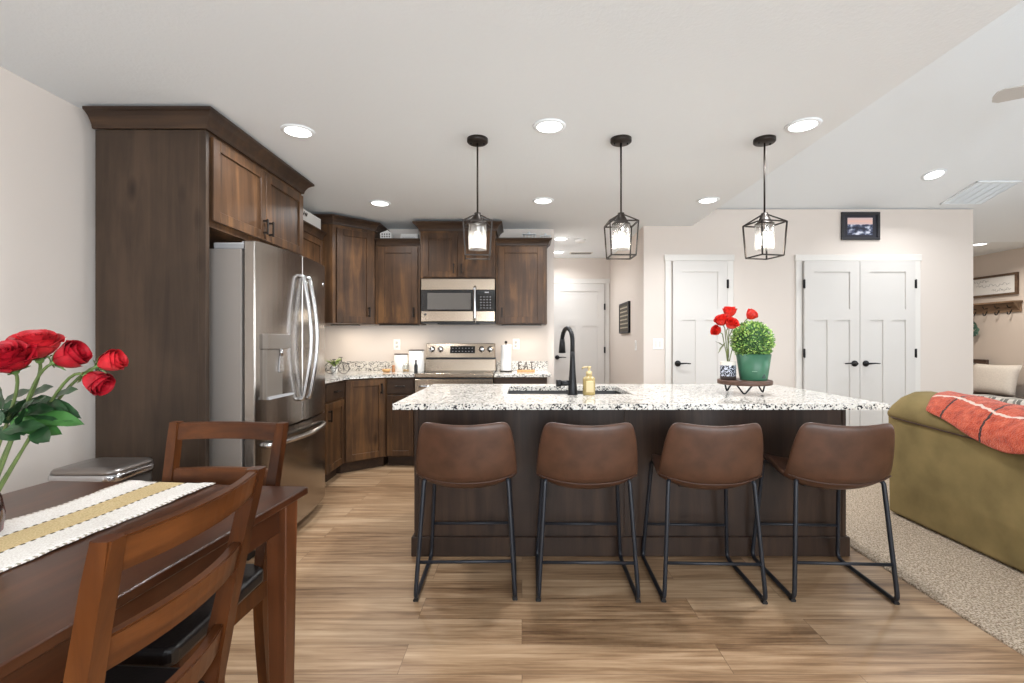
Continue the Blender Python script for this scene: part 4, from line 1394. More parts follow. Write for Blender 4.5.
# ---------------------------------------------------------------- pendants and other ceiling fittings
def make_pendant():
    root = thing('pendant_light', '-', 'pendant light', (0, 0, ZC), 0, 'lantern pendants over the island')
    mb = MB(); mb.lathe([(.001, 0), (.064, 0), (.064, -.02), (.058, -.026), (.001, -.027)], (0, 0, 0), 28); can = mb.build('canopy', M_BRONZE, root)
    mb = MB()
    for s in (-1, 1): mb.sphere((s * .04, 0, -.029), .006, 8, 6)
    mb.build('canopy_screw', M_BLACK, can)
    zt, zb = 1.958 - ZC, 1.755 - ZC
    za = 2.02 - ZC
    mb = MB(); mb.tube([(0, 0, -.02), (0, 0, za)], .0055, 8); mb.build('rod', M_BRONZE, root)
    a, b, w = .086, .074, .0075
    mb = MB()
    ct = [(-a, -a), (a, -a), (a, a), (-a, a)]; cb = [(-b, -b), (b, -b), (b, b), (-b, b)]
    for k in range(4):
        p, q = ct[k], ct[(k + 1) % 4]; mb.bar((p[0], p[1], zt), (q[0], q[1], zt), w)
        p2, q2 = cb[k], cb[(k + 1) % 4]; mb.bar((p2[0], p2[1], zb), (q2[0], q2[1], zb), w)
        mb.bar((p[0], p[1], zt), (p2[0], p2[1], zb), w, w, (1, 0, 0))
        mb.bar((p[0], p[1], zt), (p[0] * .16, p[1] * .16, za - .008), w, w)
    mb.build('cage', M_BRONZE, root)
    mb = MB(); mb.lathe([(.001, za + .004), (.02, za + .004), (.022, za - .012), (.045, zt - .012 + .02), (.056, zt + .0), (.056, zt - .006), (.02, zt - .006), (.018, zt - .05), (.001, zt - .05)], (0, 0, 0), 24); mb.build('socket', M_BRONZE, root)
    mb = MB(); mb.lathe([(.055, zt - .004), (.055, zb + .045), (.0525, zb + .045), (.0525, zt - .004)], (0, 0, 0), 28, close=True); mb.build('glass_shade', M_GLASS, root)
    mb = MB(); mb.lathe([(.001, zt - .05), (.012, zt - .05), (.016, zt - .065), (.022, zt - .085), (.024, zt - .105), (.02, zt - .125), (.01, zt - .138), (.001, zt - .14)], (0, 0, 0), 18); mb.build('bulb', M_BULB, root)
    return root


pend = make_pendant()
PLB = ['black lantern pendant light on the left, hanging in front of the microwave cabinet', 'middle black lantern pendant light, hanging in front of the hallway', 'black lantern pendant light on the right, nearest the framed picture']
for k, (px, rz) in enumerate(((477.5, 6), (621, 1), (764.5, 12))):
    x = wx(px, 2.95)
    o = pend if k == 0 else dup(pend, (x, 2.95, ZC))
    o.location = (x, 2.95, ZC); o.rotation_euler = (0, 0, R(rz)); o['label'] = PLB[k]
    d = bpy.data.lights.new('pendant_glow', 'POINT'); d.energy = PENDANT_POWER; d.color = (1, .9, .76); d.shadow_soft_size = .03
    l = bpy.data.objects.new('pendant_glow', d); l.location = (x, 2.95, 1.83); COL.objects.link(l)


def make_downlight():
    root = thing('downlight', '-', 'recessed light', (0, 0, 0), 0, 'round recessed ceiling lights')
    mb = MB(); mb.lathe([(.072, 0), (.095, 0), (.093, -.006), (.076, -.009), (.072, -.006)], (0, 0, 0), 32, close=True); mb.build('trim_ring', M_CEIL, root)
    mb = MB(); mb.lathe([(.001, -.003), (.074, -.003), (.074, -.006), (.001, -.0065)], (0, 0, 0), 32); mb.build('diffuser', M_LED, root)
    return root


def flat_at(px, py, z=ZC):
    Y = F * (z - H) / (CY - py)
    return (wx(px, Y), Y, z)


dl0 = make_downlight()
DL = [(298, 131, 'recessed ceiling light just right of the tall fridge cabinet'), (549.5, 126, 'recessed ceiling light between the left and middle pendants'), (803, 125, 'recessed ceiling light right of the right pendant canopy'),
      (380, 203, 'recessed ceiling light above the corner wall cabinet'), (543, 200.5, 'recessed ceiling light in front of the cabinet right of the microwave'), (708, 200, 'small-looking recessed light above the single white pantry door'),
      (561, 238.5, 'nearer recessed ceiling light in the hallway'), (558, 252, 'farther recessed ceiling light in the hallway, close to the hall door')]
first = True
vs = math.atan(.25)
for px, py, lab in DL:
    p = flat_at(px, py)
    o = dl0 if first else dup(dl0, p)
    first = False
    o.location = p; o['label'] = lab
    area_light('downlight_beam', (p[0], p[1], p[2] - .012), (0, 0, 0), .14, .14, DOWN_POWER * (.5 if py > 220 else 1), (.97, .985, 1), 'DISK', 150)
# on the sloped ceiling
Y = (2.674 + .25 * YP - H) / ((CY - 174.5) / F + .25)
p = (wx(934, Y), Y, zv(Y))
o = dup(dl0, p, None, 'recessed light on the sloped ceiling near the large grille'); o.rotation_euler = (-vs, 0, 0)
area_light('downlight_beam', (p[0], p[1], p[2] - .014), (-vs, 0, 0), .14, .14, DOWN_POWER, (.97, .985, 1), 'DISK', 150)
p = (wx(979, 6.1), 6.1, ZC - .007)
dup(dl0, p, None, 'recessed ceiling light in the mudroom past the wall end')
area_light('downlight_beam', (p[0], p[1], p[2] - .014), (0, 0, 0), .14, .14, DOWN_POWER, (1, .93, .84), 'DISK', 150)

# smoke detector, vents
p = flat_at(580.5, 239.5)
mb = MB(); mb.lathe([(.001, 0), (.065, 0), (.063, -.02), (.05, -.034), (.001, -.036)], p, 24)
single(mb, 'smoke_detector', M_PLASTIC, 'round white smoke detector on the hallway ceiling', 'smoke detector')
p = flat_at(581, 253)
loc = p
root = thing('ceiling_vent', 'narrow ceiling vent near the end of the hallway', 'vent', loc)
mb = MB(loc); mb.box(p[0] - .16, p[0] + .16, p[1] - .07, p[1] + .07, ZC - .006, ZC, .002); fr_ = mb.build('vent_frame', M_TRIM, root)
mb = MB(loc)
for k in range(5): mb.box(p[0] - .14, p[0] + .14, p[1] - .055 + k * .024, p[1] - .045 + k * .024, ZC - .0075, ZC - .005)
mb.build('vent_slot', M_SLOT, fr_)
# return-air grille on the slope
GX0, GX1, GY0, GY1 = 4.43, 4.87, 4.67, 5.09
loc = ((GX0 + GX1) / 2, (GY0 + GY1) / 2, zv((GY0 + GY1) / 2))
root = thing('return_air_grille', 'large square white return-air grille on the sloped ceiling', 'vent', loc)
root.rotation_euler = (-vs, 0, 0)
hx, hy = (GX1 - GX0) / 2, (GY1 - GY0) / 2 / math.cos(vs)
mb = MB()
for a, b, c, d_ in ((-hx, hx, -hy, -hy + .022), (-hx, hx, hy - .022, hy), (-hx, -hx + .022, -hy, hy), (hx - .022, hx, -hy, hy)): mb.box(a, b, c, d_, -.014, 0, .003)
mb.build('grille_frame', M_CEIL, root)
mb = MB()
for k in range(1, 5): mb.box(-hx + 2 * hx * k / 5 - .004, -hx + 2 * hx * k / 5 + .004, -hy + .02, hy - .02, -.012, -.002)
for k in range(30):
    y = -hy + .025 + k * (2 * hy - .05) / 29
    mb.hexa([(-hx + .02, y, -.010), (hx - .02, y, -.010), (hx - .02, y + .002, -.010), (-hx + .02, y + .002, -.010)], [(-hx + .02, y + .006, -.001), (hx - .02, y + .006, -.001), (hx - .02, y + .008, -.001), (-hx + .02, y + .008, -.001)])
mb.box(-hx + .01, hx - .01, -hy + .01, hy - .01, -.006, -.001)
mb.build('louvres', M_CEIL, root)

# ceiling fan, only a blade tip reaches into the picture
fx_, fy_, fz_ = 3.47, 2.60, 2.73
loc = (fx_, fy_, fz_)
root = thing('ceiling_fan', 'pale ceiling fan whose blade tip shows at the upper right edge', 'fan', loc)
M_BLADE = plain('fan_blade', srgb(196, 194, 190), .5)
mb = MB(loc); mb.tube([(fx_, fy_, zv(fy_) - .02), (fx_, fy_, fz_ + .08)], .014, 10); mb.build('downrod', M_PLASTIC, root)
mb = MB(loc); mb.lathe([(.001, .03), (.06, .03), (.07, -.02), (.07, -.05), (.001, -.05)], (fx_, fy_, zv(fy_) - .02), 24); mb.build('canopy', M_PLASTIC, root)
mb = MB(loc); mb.lathe([(.001, .09), (.05, .09), (.10, .05), (.105, -.03), (.07, -.06), (.001, -.07)], (fx_, fy_, fz_), 28); mb.build('motor_housing', M_PLASTIC, root)
for k in range(5):
    a = R(150 + 72 * k)
    Mx = Matrix.Translation(Vector((fx_, fy_, fz_))) @ Matrix.Rotation(a, 4, 'Z') @ Matrix.Rotation(R(11), 4, 'X')
    mb = MB(loc, Mx); mb.prism([(.1, -.04), (.2, -.055), (.64, -.068), (.67, -.05), (.68, 0), (.67, .05), (.64, .068), (.2, .055), (.1, .04)], -.004, .004, .002); mb.build('blade', M_BLADE, root)

# ---------------------------------------------------------------- wall plates and pictures
def plate(name, label, cat, x, y, z, w, h, kind, group=None, d=(0, -1)):
    """d: direction the plate faces"""
    loc = (x, y, z - h / 2)
    root = thing(name, label, cat, loc, 0, group)
    Mx = frame(x, y, -d[1], d[0])
    mb = MB(loc, Mx); mb.box(-w / 2, w / 2, 0, .006, z - h / 2, z + h / 2, .002); pl = mb.build('cover_plate', M_PLASTIC, root)
    if kind == 'switch':
        n = max(1, round(w / .06))
        for k in range(n):
            xx = (k - (n - 1) / 2) * .046
            mb = MB(loc, Mx); mb.box(xx - .016, xx + .016, .006, .010, z - .033, z + .033, .002); mb.build('rocker', M_TRIM, root)
    else:
        for s in (-1, 1):
            mb = MB(loc, Mx); mb.lathe([(.001, 0), (.017, 0), (.017, .003), (.001, .003)], (0, .006, z + s * .02), 16, 'y'); so = mb.build('socket', M_TRIM, root)
            mb = MB(loc, Mx); mb.box(-.008, -.005, .009, .0095, z + s * .02 - .004, z + s * .02 + .006); mb.box(.005, .008, .009, .0095, z + s * .02 - .004, z + s * .02 + .006); mb.build('slot', M_SLOT, so)


plate('light_switch', 'double white light switch left of the single pantry door', 'light switch', wx(658, YP), YP, wz(344, YP), .112, .116, 'switch')
plate('light_switch', 'white light switch on the hallway wall below the dark plaque', 'light switch', XHR, 5.52, 1.19, .072, .116, 'switch', d=(-1, 0))
plate('power_outlet', 'white outlet on the backsplash wall above the canisters', 'outlet', wx(397, YB), YB, wz(344.5, YB), .074, .118, 'outlet')
plate('power_outlet', 'white outlet behind the paper towel roll', 'outlet', wx(516, YB), YB, wz(344, YB), .074, .118, 'outlet')


def landscape_material():
    t = NT('landscape_print')
    tc = t.n('ShaderNodeTexCoord')
    sp = t.n('ShaderNodeSeparateXYZ'); t.l(tc.outputs['Generated'], sp.inputs[0])
    n = t.n('ShaderNodeTexNoise', Scale=4.0, Detail=5.0); t.l(tc.outputs['Generated'], n.inputs['Vector'])
    ground = t.ramp(n.outputs['Fac'], [(.42, srgb(30, 34, 56)), (.52, srgb(82, 92, 122)), (.62, srgb(214, 218, 232))])
    sky = t.ramp(sp.outputs[2], [(.6, srgb(226, 196, 196)), (.8, srgb(238, 196, 180)), (1.0, srgb(214, 190, 196))])
    m = t.math('GREATER_THAN', t.math('ADD', sp.outputs[2], t.math('MULTIPLY', t.math('SUBTRACT', n.outputs['Fac'], .5), .12)), .62)
    return t.base(t.mix(m, ground, sky), .5)


x0, x1 = wx(840.5, YP), wx(879, YP); z0, z1 = wz(240.3, YP), wz(212.3, YP)
loc = ((x0 + x1) / 2, YP, z0)
M_FRAMEB = plain('black_frame', srgb(36, 36, 42), .45)
M_MATB = plain('charcoal_mat', srgb(48, 48, 58), .8)
root = thing('framed_picture', 'small black framed landscape picture above the double doors', 'picture', loc)
mb = MB(loc)
for a, b, c, d_ in ((x0, x1, z0, z0 + .03), (x0, x1, z1 - .03, z1), (x0, x0 + .03, z0 + .03, z1 - .03), (x1 - .03, x1, z0 + .03, z1 - .03)): mb.box(a, b, YP - .022, YP - .001, c, d_, .003)
mb.build('frame', M_FRAMEB, root)
mb = MB(loc); mb.box(x0 + .028, x1 - .028, YP - .008, YP - .002, z0 + .028, z1 - .028); mat_ = mb.build('mat', M_MATB, root)
mb = MB(loc); mb.box(wx(847, YP), wx(872, YP), YP - .0095, YP - .0075, wz(235, YP), wz(218, YP)); mb.build('print', landscape_material(), mat_)

# plaque in the hall
y0, y1 = 5.33, 5.80
y0, y1 = F * XHR / (630.5 - CX), F * XHR / (621 - CX)
z0, z1 = 1.34, 1.725
loc = (XHR, (y0 + y1) / 2, z0)
M_PLAQUE = plain('dark_grey_wood', srgb(74, 68, 58), .7, noise=.2)
M_CHALK = plain('chalk_grey', srgb(176, 168, 150), .8)
root = thing('wall_plaque', 'dark rectangular plaque with pale lettering on the hallway wall', 'sign', loc)
mb = MB(loc); mb.box(XHR - .02, XHR - .001, y0, y1, z0, z1, .002); pl = mb.build('board', M_PLAQUE, root)
mb = MB(loc)
for a, b, c, d_ in ((y0, y1, z0, z0 + .02), (y0, y1, z1 - .02, z1), (y0, y0 + .02, z0, z1), (y1 - .02, y1, z0, z1)): mb.box(XHR - .028, XHR - .002, a, b, c, d_, .002)
mb.build('frame', M_FRAMEB, root)
mb = MB(loc)
rr = random.Random(5)
for k in range(6):
    z = z1 - .065 - k * .05
    y = y1 - .05
    while y > y0 + .09:
        L = rr.uniform(.02, .06)
        mb.box(XHR - .0225, XHR - .019, y - L, y, z - .008, z + .008); y -= L + .02
mb.build('lettering', M_CHALK, pl)

# ---------------------------------------------------------------- mudroom beyond the wall end
loc = (XR, 6.85, 1.87)
M_WALNUT = wood('brown_sign_wood', srgb(66, 48, 36), srgb(92, 70, 52), srgb(112, 88, 66), 'y', .6, knots=False)
M_PAPER = plain('white_sign_face', srgb(230, 228, 224), .7)
M_INK = plain('grey_script', srgb(170, 168, 168), .8)
root = thing('wall_sign', 'white sign with grey script in a brown frame above the coat hooks', 'sign', loc)
y0, y1, z0, z1 = 6.37, 7.28, 1.865, 2.16
mb = MB(loc)
for a, b, c, d_ in ((y0, y1, z0, z0 + .03), (y0, y1, z1 - .03, z1), (y0, y0 + .03, z0 + .03, z1 - .03), (y1 - .03, y1, z0 + .03, z1 - .03)): mb.box(XR - .035, XR - .001, a, b, c, d_, .002)
mb.build('frame', M_WALNUT, root)
mb = MB(loc); mb.box(XR - .015, XR - .002, y0 + .028, y1 - .028, z0 + .028, z1 - .028); face = mb.build('face', M_PAPER, root)
mb = MB(loc)
for k, (a, b, zc) in enumerate(((7.18, 6.78, 2.085), (6.95, 6.48, 2.02), (6.72, 6.47, 1.945))):
    pts = []
    n = 40
    for j in range(n + 1):
        t = j / n
        pts.append((XR - .0165, a + (b - a) * t + .008 * math.cos(t * 60), zc + .014 * math.sin(t * 46) + .009 * math.sin(t * 17)))
    mb.tube(pts, .0028, 5)
mb.build('lettering', M_INK, face)

loc = (XR, 6.8, 1.63)
M_RACK = wood('coat_rack_wood', srgb(104, 82, 62), srgb(134, 108, 84), srgb(156, 128, 100), 'y', .6, knots=False)
root = thing('coat_rack', 'brown wooden coat rack shelf with metal hooks on the mudroom wall', 'coat rack', loc)
y0, y1 = 6.33, 7.28
mb = MB(loc); mb.box(XR - .02, XR - .001, y0, y1, 1.63, 1.755, .003); mb.build('backboard', M_RACK, root)
mb = MB(loc); mb.box(XR - .12, XR - .001, y0 - .01, y1, 1.755, 1.778, .003); mb.build('shelf', M_RACK, root)
for y in (y0 + .01, y1 - .03):
    mb = MB(loc); mb.hexa([(XR - .03, y, 1.66), (XR - .02, y, 1.66), (XR - .02, y + .022, 1.66), (XR - .03, y + .022, 1.66)], [(XR - .11, y, 1.755), (XR - .02, y, 1.755), (XR - .02, y + .022, 1.755), (XR - .11, y + .022, 1.755)]); mb.build('bracket', M_RACK, root)
for k in range(5):
    y = y0 + .12 + k * .17
    mb = MB(loc); mb.tube(fillet([(XR - .02, y, 1.70), (XR - .07, y, 1.69), (XR - .085, y, 1.73)], .02, 3), .006, 7); mb.tube(fillet([(XR - .02, y, 1.66), (XR - .05, y, 1.60), (XR - .075, y, 1.60), (XR - .08, y, 1.64)], .02, 3), .006, 7); mb.build('hook', M_BLACK, root)

# wreath hanging from a hook
M_EUC = plain('grey_green_leaf', srgb(84, 116, 100), .6, noise=.3, nscale=40)
wy, wzz = 7.03, 1.42
loc = (XR - .06, wy, wzz - .17)
root = thing('wreath', 'green leafy wreath hanging below the coat hooks, half hidden by the wall', 'wreath', loc)
mb = MB(loc); mb.tube([(XR - .05, wy + .12 * math.cos(a), wzz + .12 * math.sin(a)) for a in [2 * math.pi * k / 24 for k in range(25)]], .008, 6); mb.build('ring', M_WALNUT, root)
mb = MB(loc)
rw = random.Random(11)
for k in range(150):
    a = rw.uniform(0, 2 * math.pi); rr_ = .12 + rw.uniform(-.02, .02)
    b = Vector((XR - .05 - rw.uniform(0, .03), wy + rr_ * math.cos(a), wzz + rr_ * math.sin(a)))
    d = Vector((-rw.uniform(.2, 1), math.cos(a + rw.uniform(.3, 1.4)) , math.sin(a + rw.uniform(.3, 1.4))))
    leaf(mb, b, d, rw.uniform(.04, .065), .012)
mb.build('foliage', M_EUC, root, recalc=False)
mb = MB(loc); mb.tube([(XR - .055, wy, wzz + .12), (XR - .06, wy, 1.60)], .003, 5); mb.build('hanging_loop', M_WALNUT, root)

# bench, pillow, blanket
M_BENCH = wood('bench_wood', srgb(58, 40, 30), srgb(82, 60, 46), srgb(104, 78, 60), 'y', .5, knots=False)
loc = (6.33, 6.35, .012)
root = thing('bench', 'dark wooden mudroom bench under the coat hooks', 'bench', loc)
by0, by1, bx0, bx1 = 5.55, 7.2, 6.05, 6.56
mb = MB(loc); mb.box(bx0, bx1, by0, by1, .44, .50, .006); mb.build('seat', M_BENCH, root)
for x in (bx0 + .05, bx1 - .05):
    for y in (by0 + .06, by1 - .06):
        mb = MB(loc); mb.box(x - .035, x + .035, y - .035, y + .035, .012, .44, .004); mb.build('leg', M_BENCH, root)
mb = MB(loc); mb.box(bx1 - .035, bx1, 6.74, by1, .50, .98, .006); mb.build('backrest', M_BENCH, root)
mb = MB(loc); mb.box(bx0 + .03, bx0 + .055, by0 + .1, by1 - .1, .34, .44); mb.build('apron', M_BENCH, root)
M_PILLOW = plain('cream_linen', srgb(230, 221, 210), .9, noise=.06, nscale=60, bump=.2, bscale=180)
def cushion(w, h, t, n=12):
    rows = []
    front, back = [], []
    for j in range(n + 1):
        fr_, bk = [], []
        for i in range(n + 1):
            u, v = i / n * 2 - 1, j / n * 2 - 1
            pin = 1 - .07 * (1 - u * u) * abs(v) ** 3
            pin2 = 1 - .07 * (1 - v * v) * abs(u) ** 3
            th = t / 2 * ((1 - u ** 4) * (1 - v ** 4)) ** .5
            fr_.append((u * w / 2 * pin2, -th, v * h / 2 * pin)); bk.append((u * w / 2 * pin2, th, v * h / 2 * pin))
        front.append(fr_); back.append(bk)
    return front, back
fr_, bk = cushion(.62, .43, .15)
Mx = Matrix.Translation(Vector((6.40, 6.52, .722))) @ Matrix.Rotation(R(-84), 4, 'Z') @ Matrix.Rotation(R(-14), 4, 'X')
mb = MB(None or (0, 0, 0), Mx); mb.grid(fr_); mb.grid(bk)
bmesh.ops.remove_doubles(mb.bm, verts=mb.bm.verts[:], dist=.0005)
single(mb, 'pillow', M_PILLOW, 'cream square pillow leaning on the mudroom bench', 'pillow')


def stripe_material():
    t = NT('striped_blanket')
    tc = t.n('ShaderNodeTexCoord')
    sp = t.n('ShaderNodeSeparateXYZ'); t.l(tc.outputs['Object'], sp.inputs[0])
    f = t.math('FRACT', t.math('DIVIDE', sp.outputs[1], .16))
    col = t.ramp(f, [(0, srgb(236, 234, 230)), (.42, srgb(128, 130, 128)), (.72, srgb(236, 234, 230)), (.8, srgb(150, 152, 150))], 'CONSTANT')
    return t.base(col, .9)


rows = []
for j in range(21):
    y = 5.62 + .86 * j / 20
    pts = [(6.02, .28 + .02 * math.sin(y * 14)), (6.022, .40), (6.028, .49), (6.05, .514), (6.15, .512), (6.2, .513), (6.26, .512)]
    rows.append([(x, y, z + .004 * math.sin(y * 20 + x * 9)) for x, z in pts])
mb = MB(); mb.grid(rows)
single(mb, 'striped_blanket', stripe_material(), 'grey and white striped blanket folded over the mudroom bench', 'blanket', mods=[('SOLIDIFY', {'thickness': .016, 'offset': 0})])

# ---------------------------------------------------------------- plants on the island
py_, ps = 2.93, F / 2.93
stx = wx(744.5, py_)
loc = (stx, py_ + .0, .915)
M_RISER = wood('riser_wood', srgb(64, 42, 32), srgb(92, 64, 50), srgb(112, 82, 66), 'x', .5, knots=False)
root = thing('plant_riser', 'round wooden riser with black hairpin legs on the island', 'plant stand', loc)
ZS0, ZS1 = .975, 1.003
mb = MB(loc); mb.lathe([(.001, ZS0), (.150, ZS0), (.155, ZS0 + .004), (.155, ZS1 - .004), (.151, ZS1), (.001, ZS1)], (stx, py_, 0), 40); mb.build('top', M_RISER, root)
for k in range(3):
    a = R(-115 + 120 * k)
    rd, tg = Vector((math.cos(a), math.sin(a), 0)), Vector((-math.sin(a), math.cos(a), 0))
    c = Vector((stx, py_, 0)) + rd * .105
    mb = MB(loc); mb.tube(fillet([c - tg * .042 + Vector((0, 0, ZS0 + .002)), c + rd * .012 + Vector((0, 0, .9205)), c + tg * .042 + Vector((0, 0, ZS0 + .002))], .016, 6), .005, 8); mb.build('leg', M_BLACK, root)

# boxwood ball in a green pot
gx_ = wx(753.5, 2.905); gy_ = 2.905
loc = (gx_, gy_, ZS1)
M_POT = plain('green_pot_glaze', srgb(58, 108, 82), .4, noise=.08, nscale=6)
root = thing('potted_topiary', 'boxwood ball in a tapered green pot on the riser', 'plant', loc)
mb = MB(loc); mb.lathe([(.001, 0), (.074, 0), (.077, .004), (.098, .155), (.094, .157), (.09, .15), (.001, .14)], loc, 36); pot = mb.build('pot', M_POT, root)
mb = MB(loc)
rad = lambda z: .077 + .021 * (z - .004) / .151
for zc, a0, hw_, hh in ((.055, R(-112), .10, .003),):
    for k in range(6):
        a = a0 - .12 + k * .05; r_ = rad(zc) + .0006
        p = Vector((gx_ + r_ * math.cos(a), gy_ + r_ * math.sin(a), ZS1 + zc))
        mb.box(p.x - .003, p.x + .003, p.y - .0008, p.y + .0008, p.z - .0015, p.z + .0015)
mb.build('small_print', plain('pot_print', srgb(150, 180, 158), .5), pot)
mb = MB(loc)
for k in range(9):                                  # dark arched emblem near the base
    a = R(-72) + (k - 4) * .033
    z = .022 + .016 * math.sin(math.pi * k / 8)
    r_ = rad(z) + .0005
    mb.box(gx_ + r_ * math.cos(a) - .0024, gx_ + r_ * math.cos(a) + .0024, gy_ + r_ * math.sin(a) - .001, gy_ + r_ * math.sin(a) + .001, ZS1 + .014, ZS1 + z)
mb.build('emblem', plain('pot_emblem', srgb(36, 66, 56), .5), pot)
bc = Vector((gx_ - .008, gy_, wz(341.5, gy_)))
M_BOX1 = plain('boxwood_leaf', srgb(112, 156, 78), .5, noise=.45, nscale=50)
M_BOX2 = plain('boxwood_leaf_bright', srgb(176, 204, 112), .5, noise=.3, nscale=50)
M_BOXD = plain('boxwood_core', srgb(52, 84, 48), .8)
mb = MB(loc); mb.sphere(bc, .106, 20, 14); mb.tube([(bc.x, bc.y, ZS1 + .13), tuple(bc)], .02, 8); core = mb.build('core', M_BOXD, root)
rb = random.Random(21)
mbs = [MB(loc), MB(loc)]
for k in range(2200):
    z = rb.uniform(-1, 1); a = rb.uniform(0, 2 * math.pi); q = math.sqrt(1 - z * z)
    n = Vector((q * math.cos(a), q * math.sin(a), z))
    d = (n * .8 + Vector((rb.uniform(-1, 1), rb.uniform(-1, 1), rb.uniform(-.6, 1)))).normalized()
    b = bc + n * rb.uniform(.096, .116)
    s = d.cross(Vector((rb.uniform(-1, 1), rb.uniform(-1, 1), rb.uniform(-1, 1)))).normalized()
    L_, w_ = rb.uniform(.014, .024), rb.uniform(.004, .0065)
    m = mbs[1] if rb.random() < .4 else mbs[0]
    v = [m.v(b), m.v(b + d * L_ * .5 + s * w_), m.v(b + d * L_), m.v(b + d * L_ * .5 - s * w_)]
    m.poly(v)
tag(mbs[0].build('foliage', M_BOX1, root, recalc=False), kind='stuff')
tag(mbs[1].build('foliage', M_BOX2, core, recalc=False), kind='stuff')


# patterned pot with tulips
def leafprint_material():
    t = NT('leaf_print_glaze')
    co = t.coords((1, 1, 1))
    w = t.n('ShaderNodeTexWave', Scale=28.0, Distortion=9.0, Detail=1.5); w.inputs['Detail Scale'].default_value = 2.0
    w.wave_type = 'BANDS'; w.bands_direction = 'DIAGONAL'
    t.l(co, w.inputs['Vector'])
    sp = t.n('ShaderNodeSeparateXYZ'); t.l(co, sp.inputs[0])
    col = t.ramp(w.outputs['Fac'], [(0, srgb(30, 32, 40)), (.62, srgb(196, 202, 216))], 'CONSTANT')
    top = t.math('GREATER_THAN', sp.outputs[2], .088)
    low = t.math('LESS_THAN', sp.outputs[2], .022)
    col = t.mix(top, col, srgb(222, 216, 206)); col = t.mix(low, col, srgb(58, 46, 42))
    return t.base(col, .4)


vx, vy = wx(728, 2.93), 2.93
loc = (vx, vy, ZS1)
mb = MB(); mb.lathe([(.001, 0), (.043, 0), (.046, .005), (.046, .105), (.044, .112), (.041, .11), (.041, .1), (.001, .095)], loc, 30)
single(mb, 'patterned_pot', leafprint_material(), 'small black and white leaf-patterned pot beside the green pot', 'pot')
M_TULIP = plain('red_tulip', srgb(214, 40, 28), .5, noise=.3, nscale=60)
M_TSTEM = plain('tulip_stem', srgb(112, 122, 70), .55, noise=.2)
TUL = [(723, 324, 2.88, .037, (-.4, -.2, .8), 'red tulip at the far left of the island flower cluster'), (729.5, 316, 2.92, .039, (.0, -.1, 1), 'topmost red tulip of the island flower cluster'),
       (729, 327, 2.85, .038, (.2, -.6, .6), 'lower red tulip in the middle, closest to the topiary'), (719, 332, 2.90, .031, (-.7, -.3, .3), 'small red tulip lowest on the left above the patterned pot'), (748.5, 317.5, 2.93, .034, (.6, 0, .6), 'single red tulip standing apart above the topiary ball')]
tm = Vector((vx, vy, ZS1 + .10))
for k, (px, py, Y, r, d, lab) in enumerate(TUL):
    root = thing('tulip', lab, 'flower', tuple(tm), 0, 'red tulips in the patterned pot')
    c = P(px, py, Y)
    bloom(tm, c, d, r, rnd, 1.2, ((3, .35, .95), (3, .72, 1.0), (4, .95, .85))).build('bloom', M_TULIP, root, recalc=False)
    dn = Vector(d).normalized()
    b = c - dn * r * .3
    mid = (tm + b) / 2 + Vector((0, .0, .03))
    mb = MB(tm); mb.tube([tm + Vector((0, 0, -.02)), tm * .6 + mid * .4 + Vector((0, 0, .01)), mid, b - dn * .02, b], .003, 7); mb.build('stem', M_TSTEM, root)
    mb = MB(tm); q = tm * .45 + b * .55
    tip = P((717, 735, 742, 716, 745)[k], (352, 322, 329, 340, 322)[k], Y)
    leaf(mb, q, tip - q, (tip - q).length, .009 if k in (0, 3) else .014, droop=.15); mb.build('leaf', plain('tulip_leaf', srgb(104, 112, 74), .6, noise=.3) if k == 0 else bpy.data.materials['tulip_leaf'], root, recalc=False)

# ---------------------------------------------------------------- things on the kitchen worktop
ZW = .915
M_WHITECER = plain('white_ceramic', srgb(236, 233, 228), .3)
M_DARKLID = plain('dark_lid', srgb(86, 80, 74), .5)
M_WIRE = plain('black_wire', srgb(52, 48, 46), .5, .5)
def canister(px0, px1, ytop, Y, lab):
    x0, x1 = wx(px0, Y), wx(px1, Y); r = (x1 - x0) / 2; x = (x0 + x1) / 2
    h = wz(ytop, Y) - ZW
    loc = (x, Y, ZW)
    root = thing('canister', lab, 'canister', loc)
    mb = MB(loc); mb.lathe([(.001, 0), (r - .003, 0), (r, .005), (r, h - .012), (.001, h - .012)], loc, 28); mb.build('jar', M_WHITECER, root)
    mb = MB(loc); mb.lathe([(.001, h - .012), (r + .002, h - .012), (r + .002, h - .003), (r - .01, h), (.001, h)], loc, 28); mb.build('lid', M_DARKLID, root)
canister(409, 424, 349.5, 5.12, 'larger white canister with dark lid next to the range')
canister(394.5, 408, 353.5, 5.16, 'smaller white canister left of the larger one')
x = wx(406, 4.98); loc = (x, 4.98, ZW)
root = thing('glass_jar', 'small clear glass jar in front of the white canisters', 'jar', loc)
mb = MB(loc); mb.lathe([(.001, .0), (.034, .0), (.036, .006), (.036, .07), (.030, .08), (.0275, .08), (.033, .068), (.033, .008), (.001, .006)], loc, 22); mb.build('jar_body', M_JARGLASS, root)
mb = MB(loc); mb.lathe([(.001, .009), (.0315, .009), (.0315, .03), (.001, .032)], loc, 20); mb.build('contents', plain('amber_contents', srgb(196, 156, 100), .7, noise=.3, nscale=120), root)
mb = MB(loc); mb.lathe([(.001, .08), (.032, .08), (.032, .088), (.012, .094), (.001, .096)], loc, 20); mb.build('lid', M_JARGLASS, root)
M_COPPER = plain('copper_brown', srgb(170, 120, 82), .4, .3)
M_WOODL = plain('light_wood', srgb(206, 160, 106), .55, noise=.15, nscale=30)
x = wx(386.5, 5.0); loc = (x, 5.0, ZW)
mb = MB(); mb.lathe([(.001, 0), (.03, 0), (.042, .018), (.045, .034), (.042, .034), (.038, .02), (.001, .008)], loc, 22)
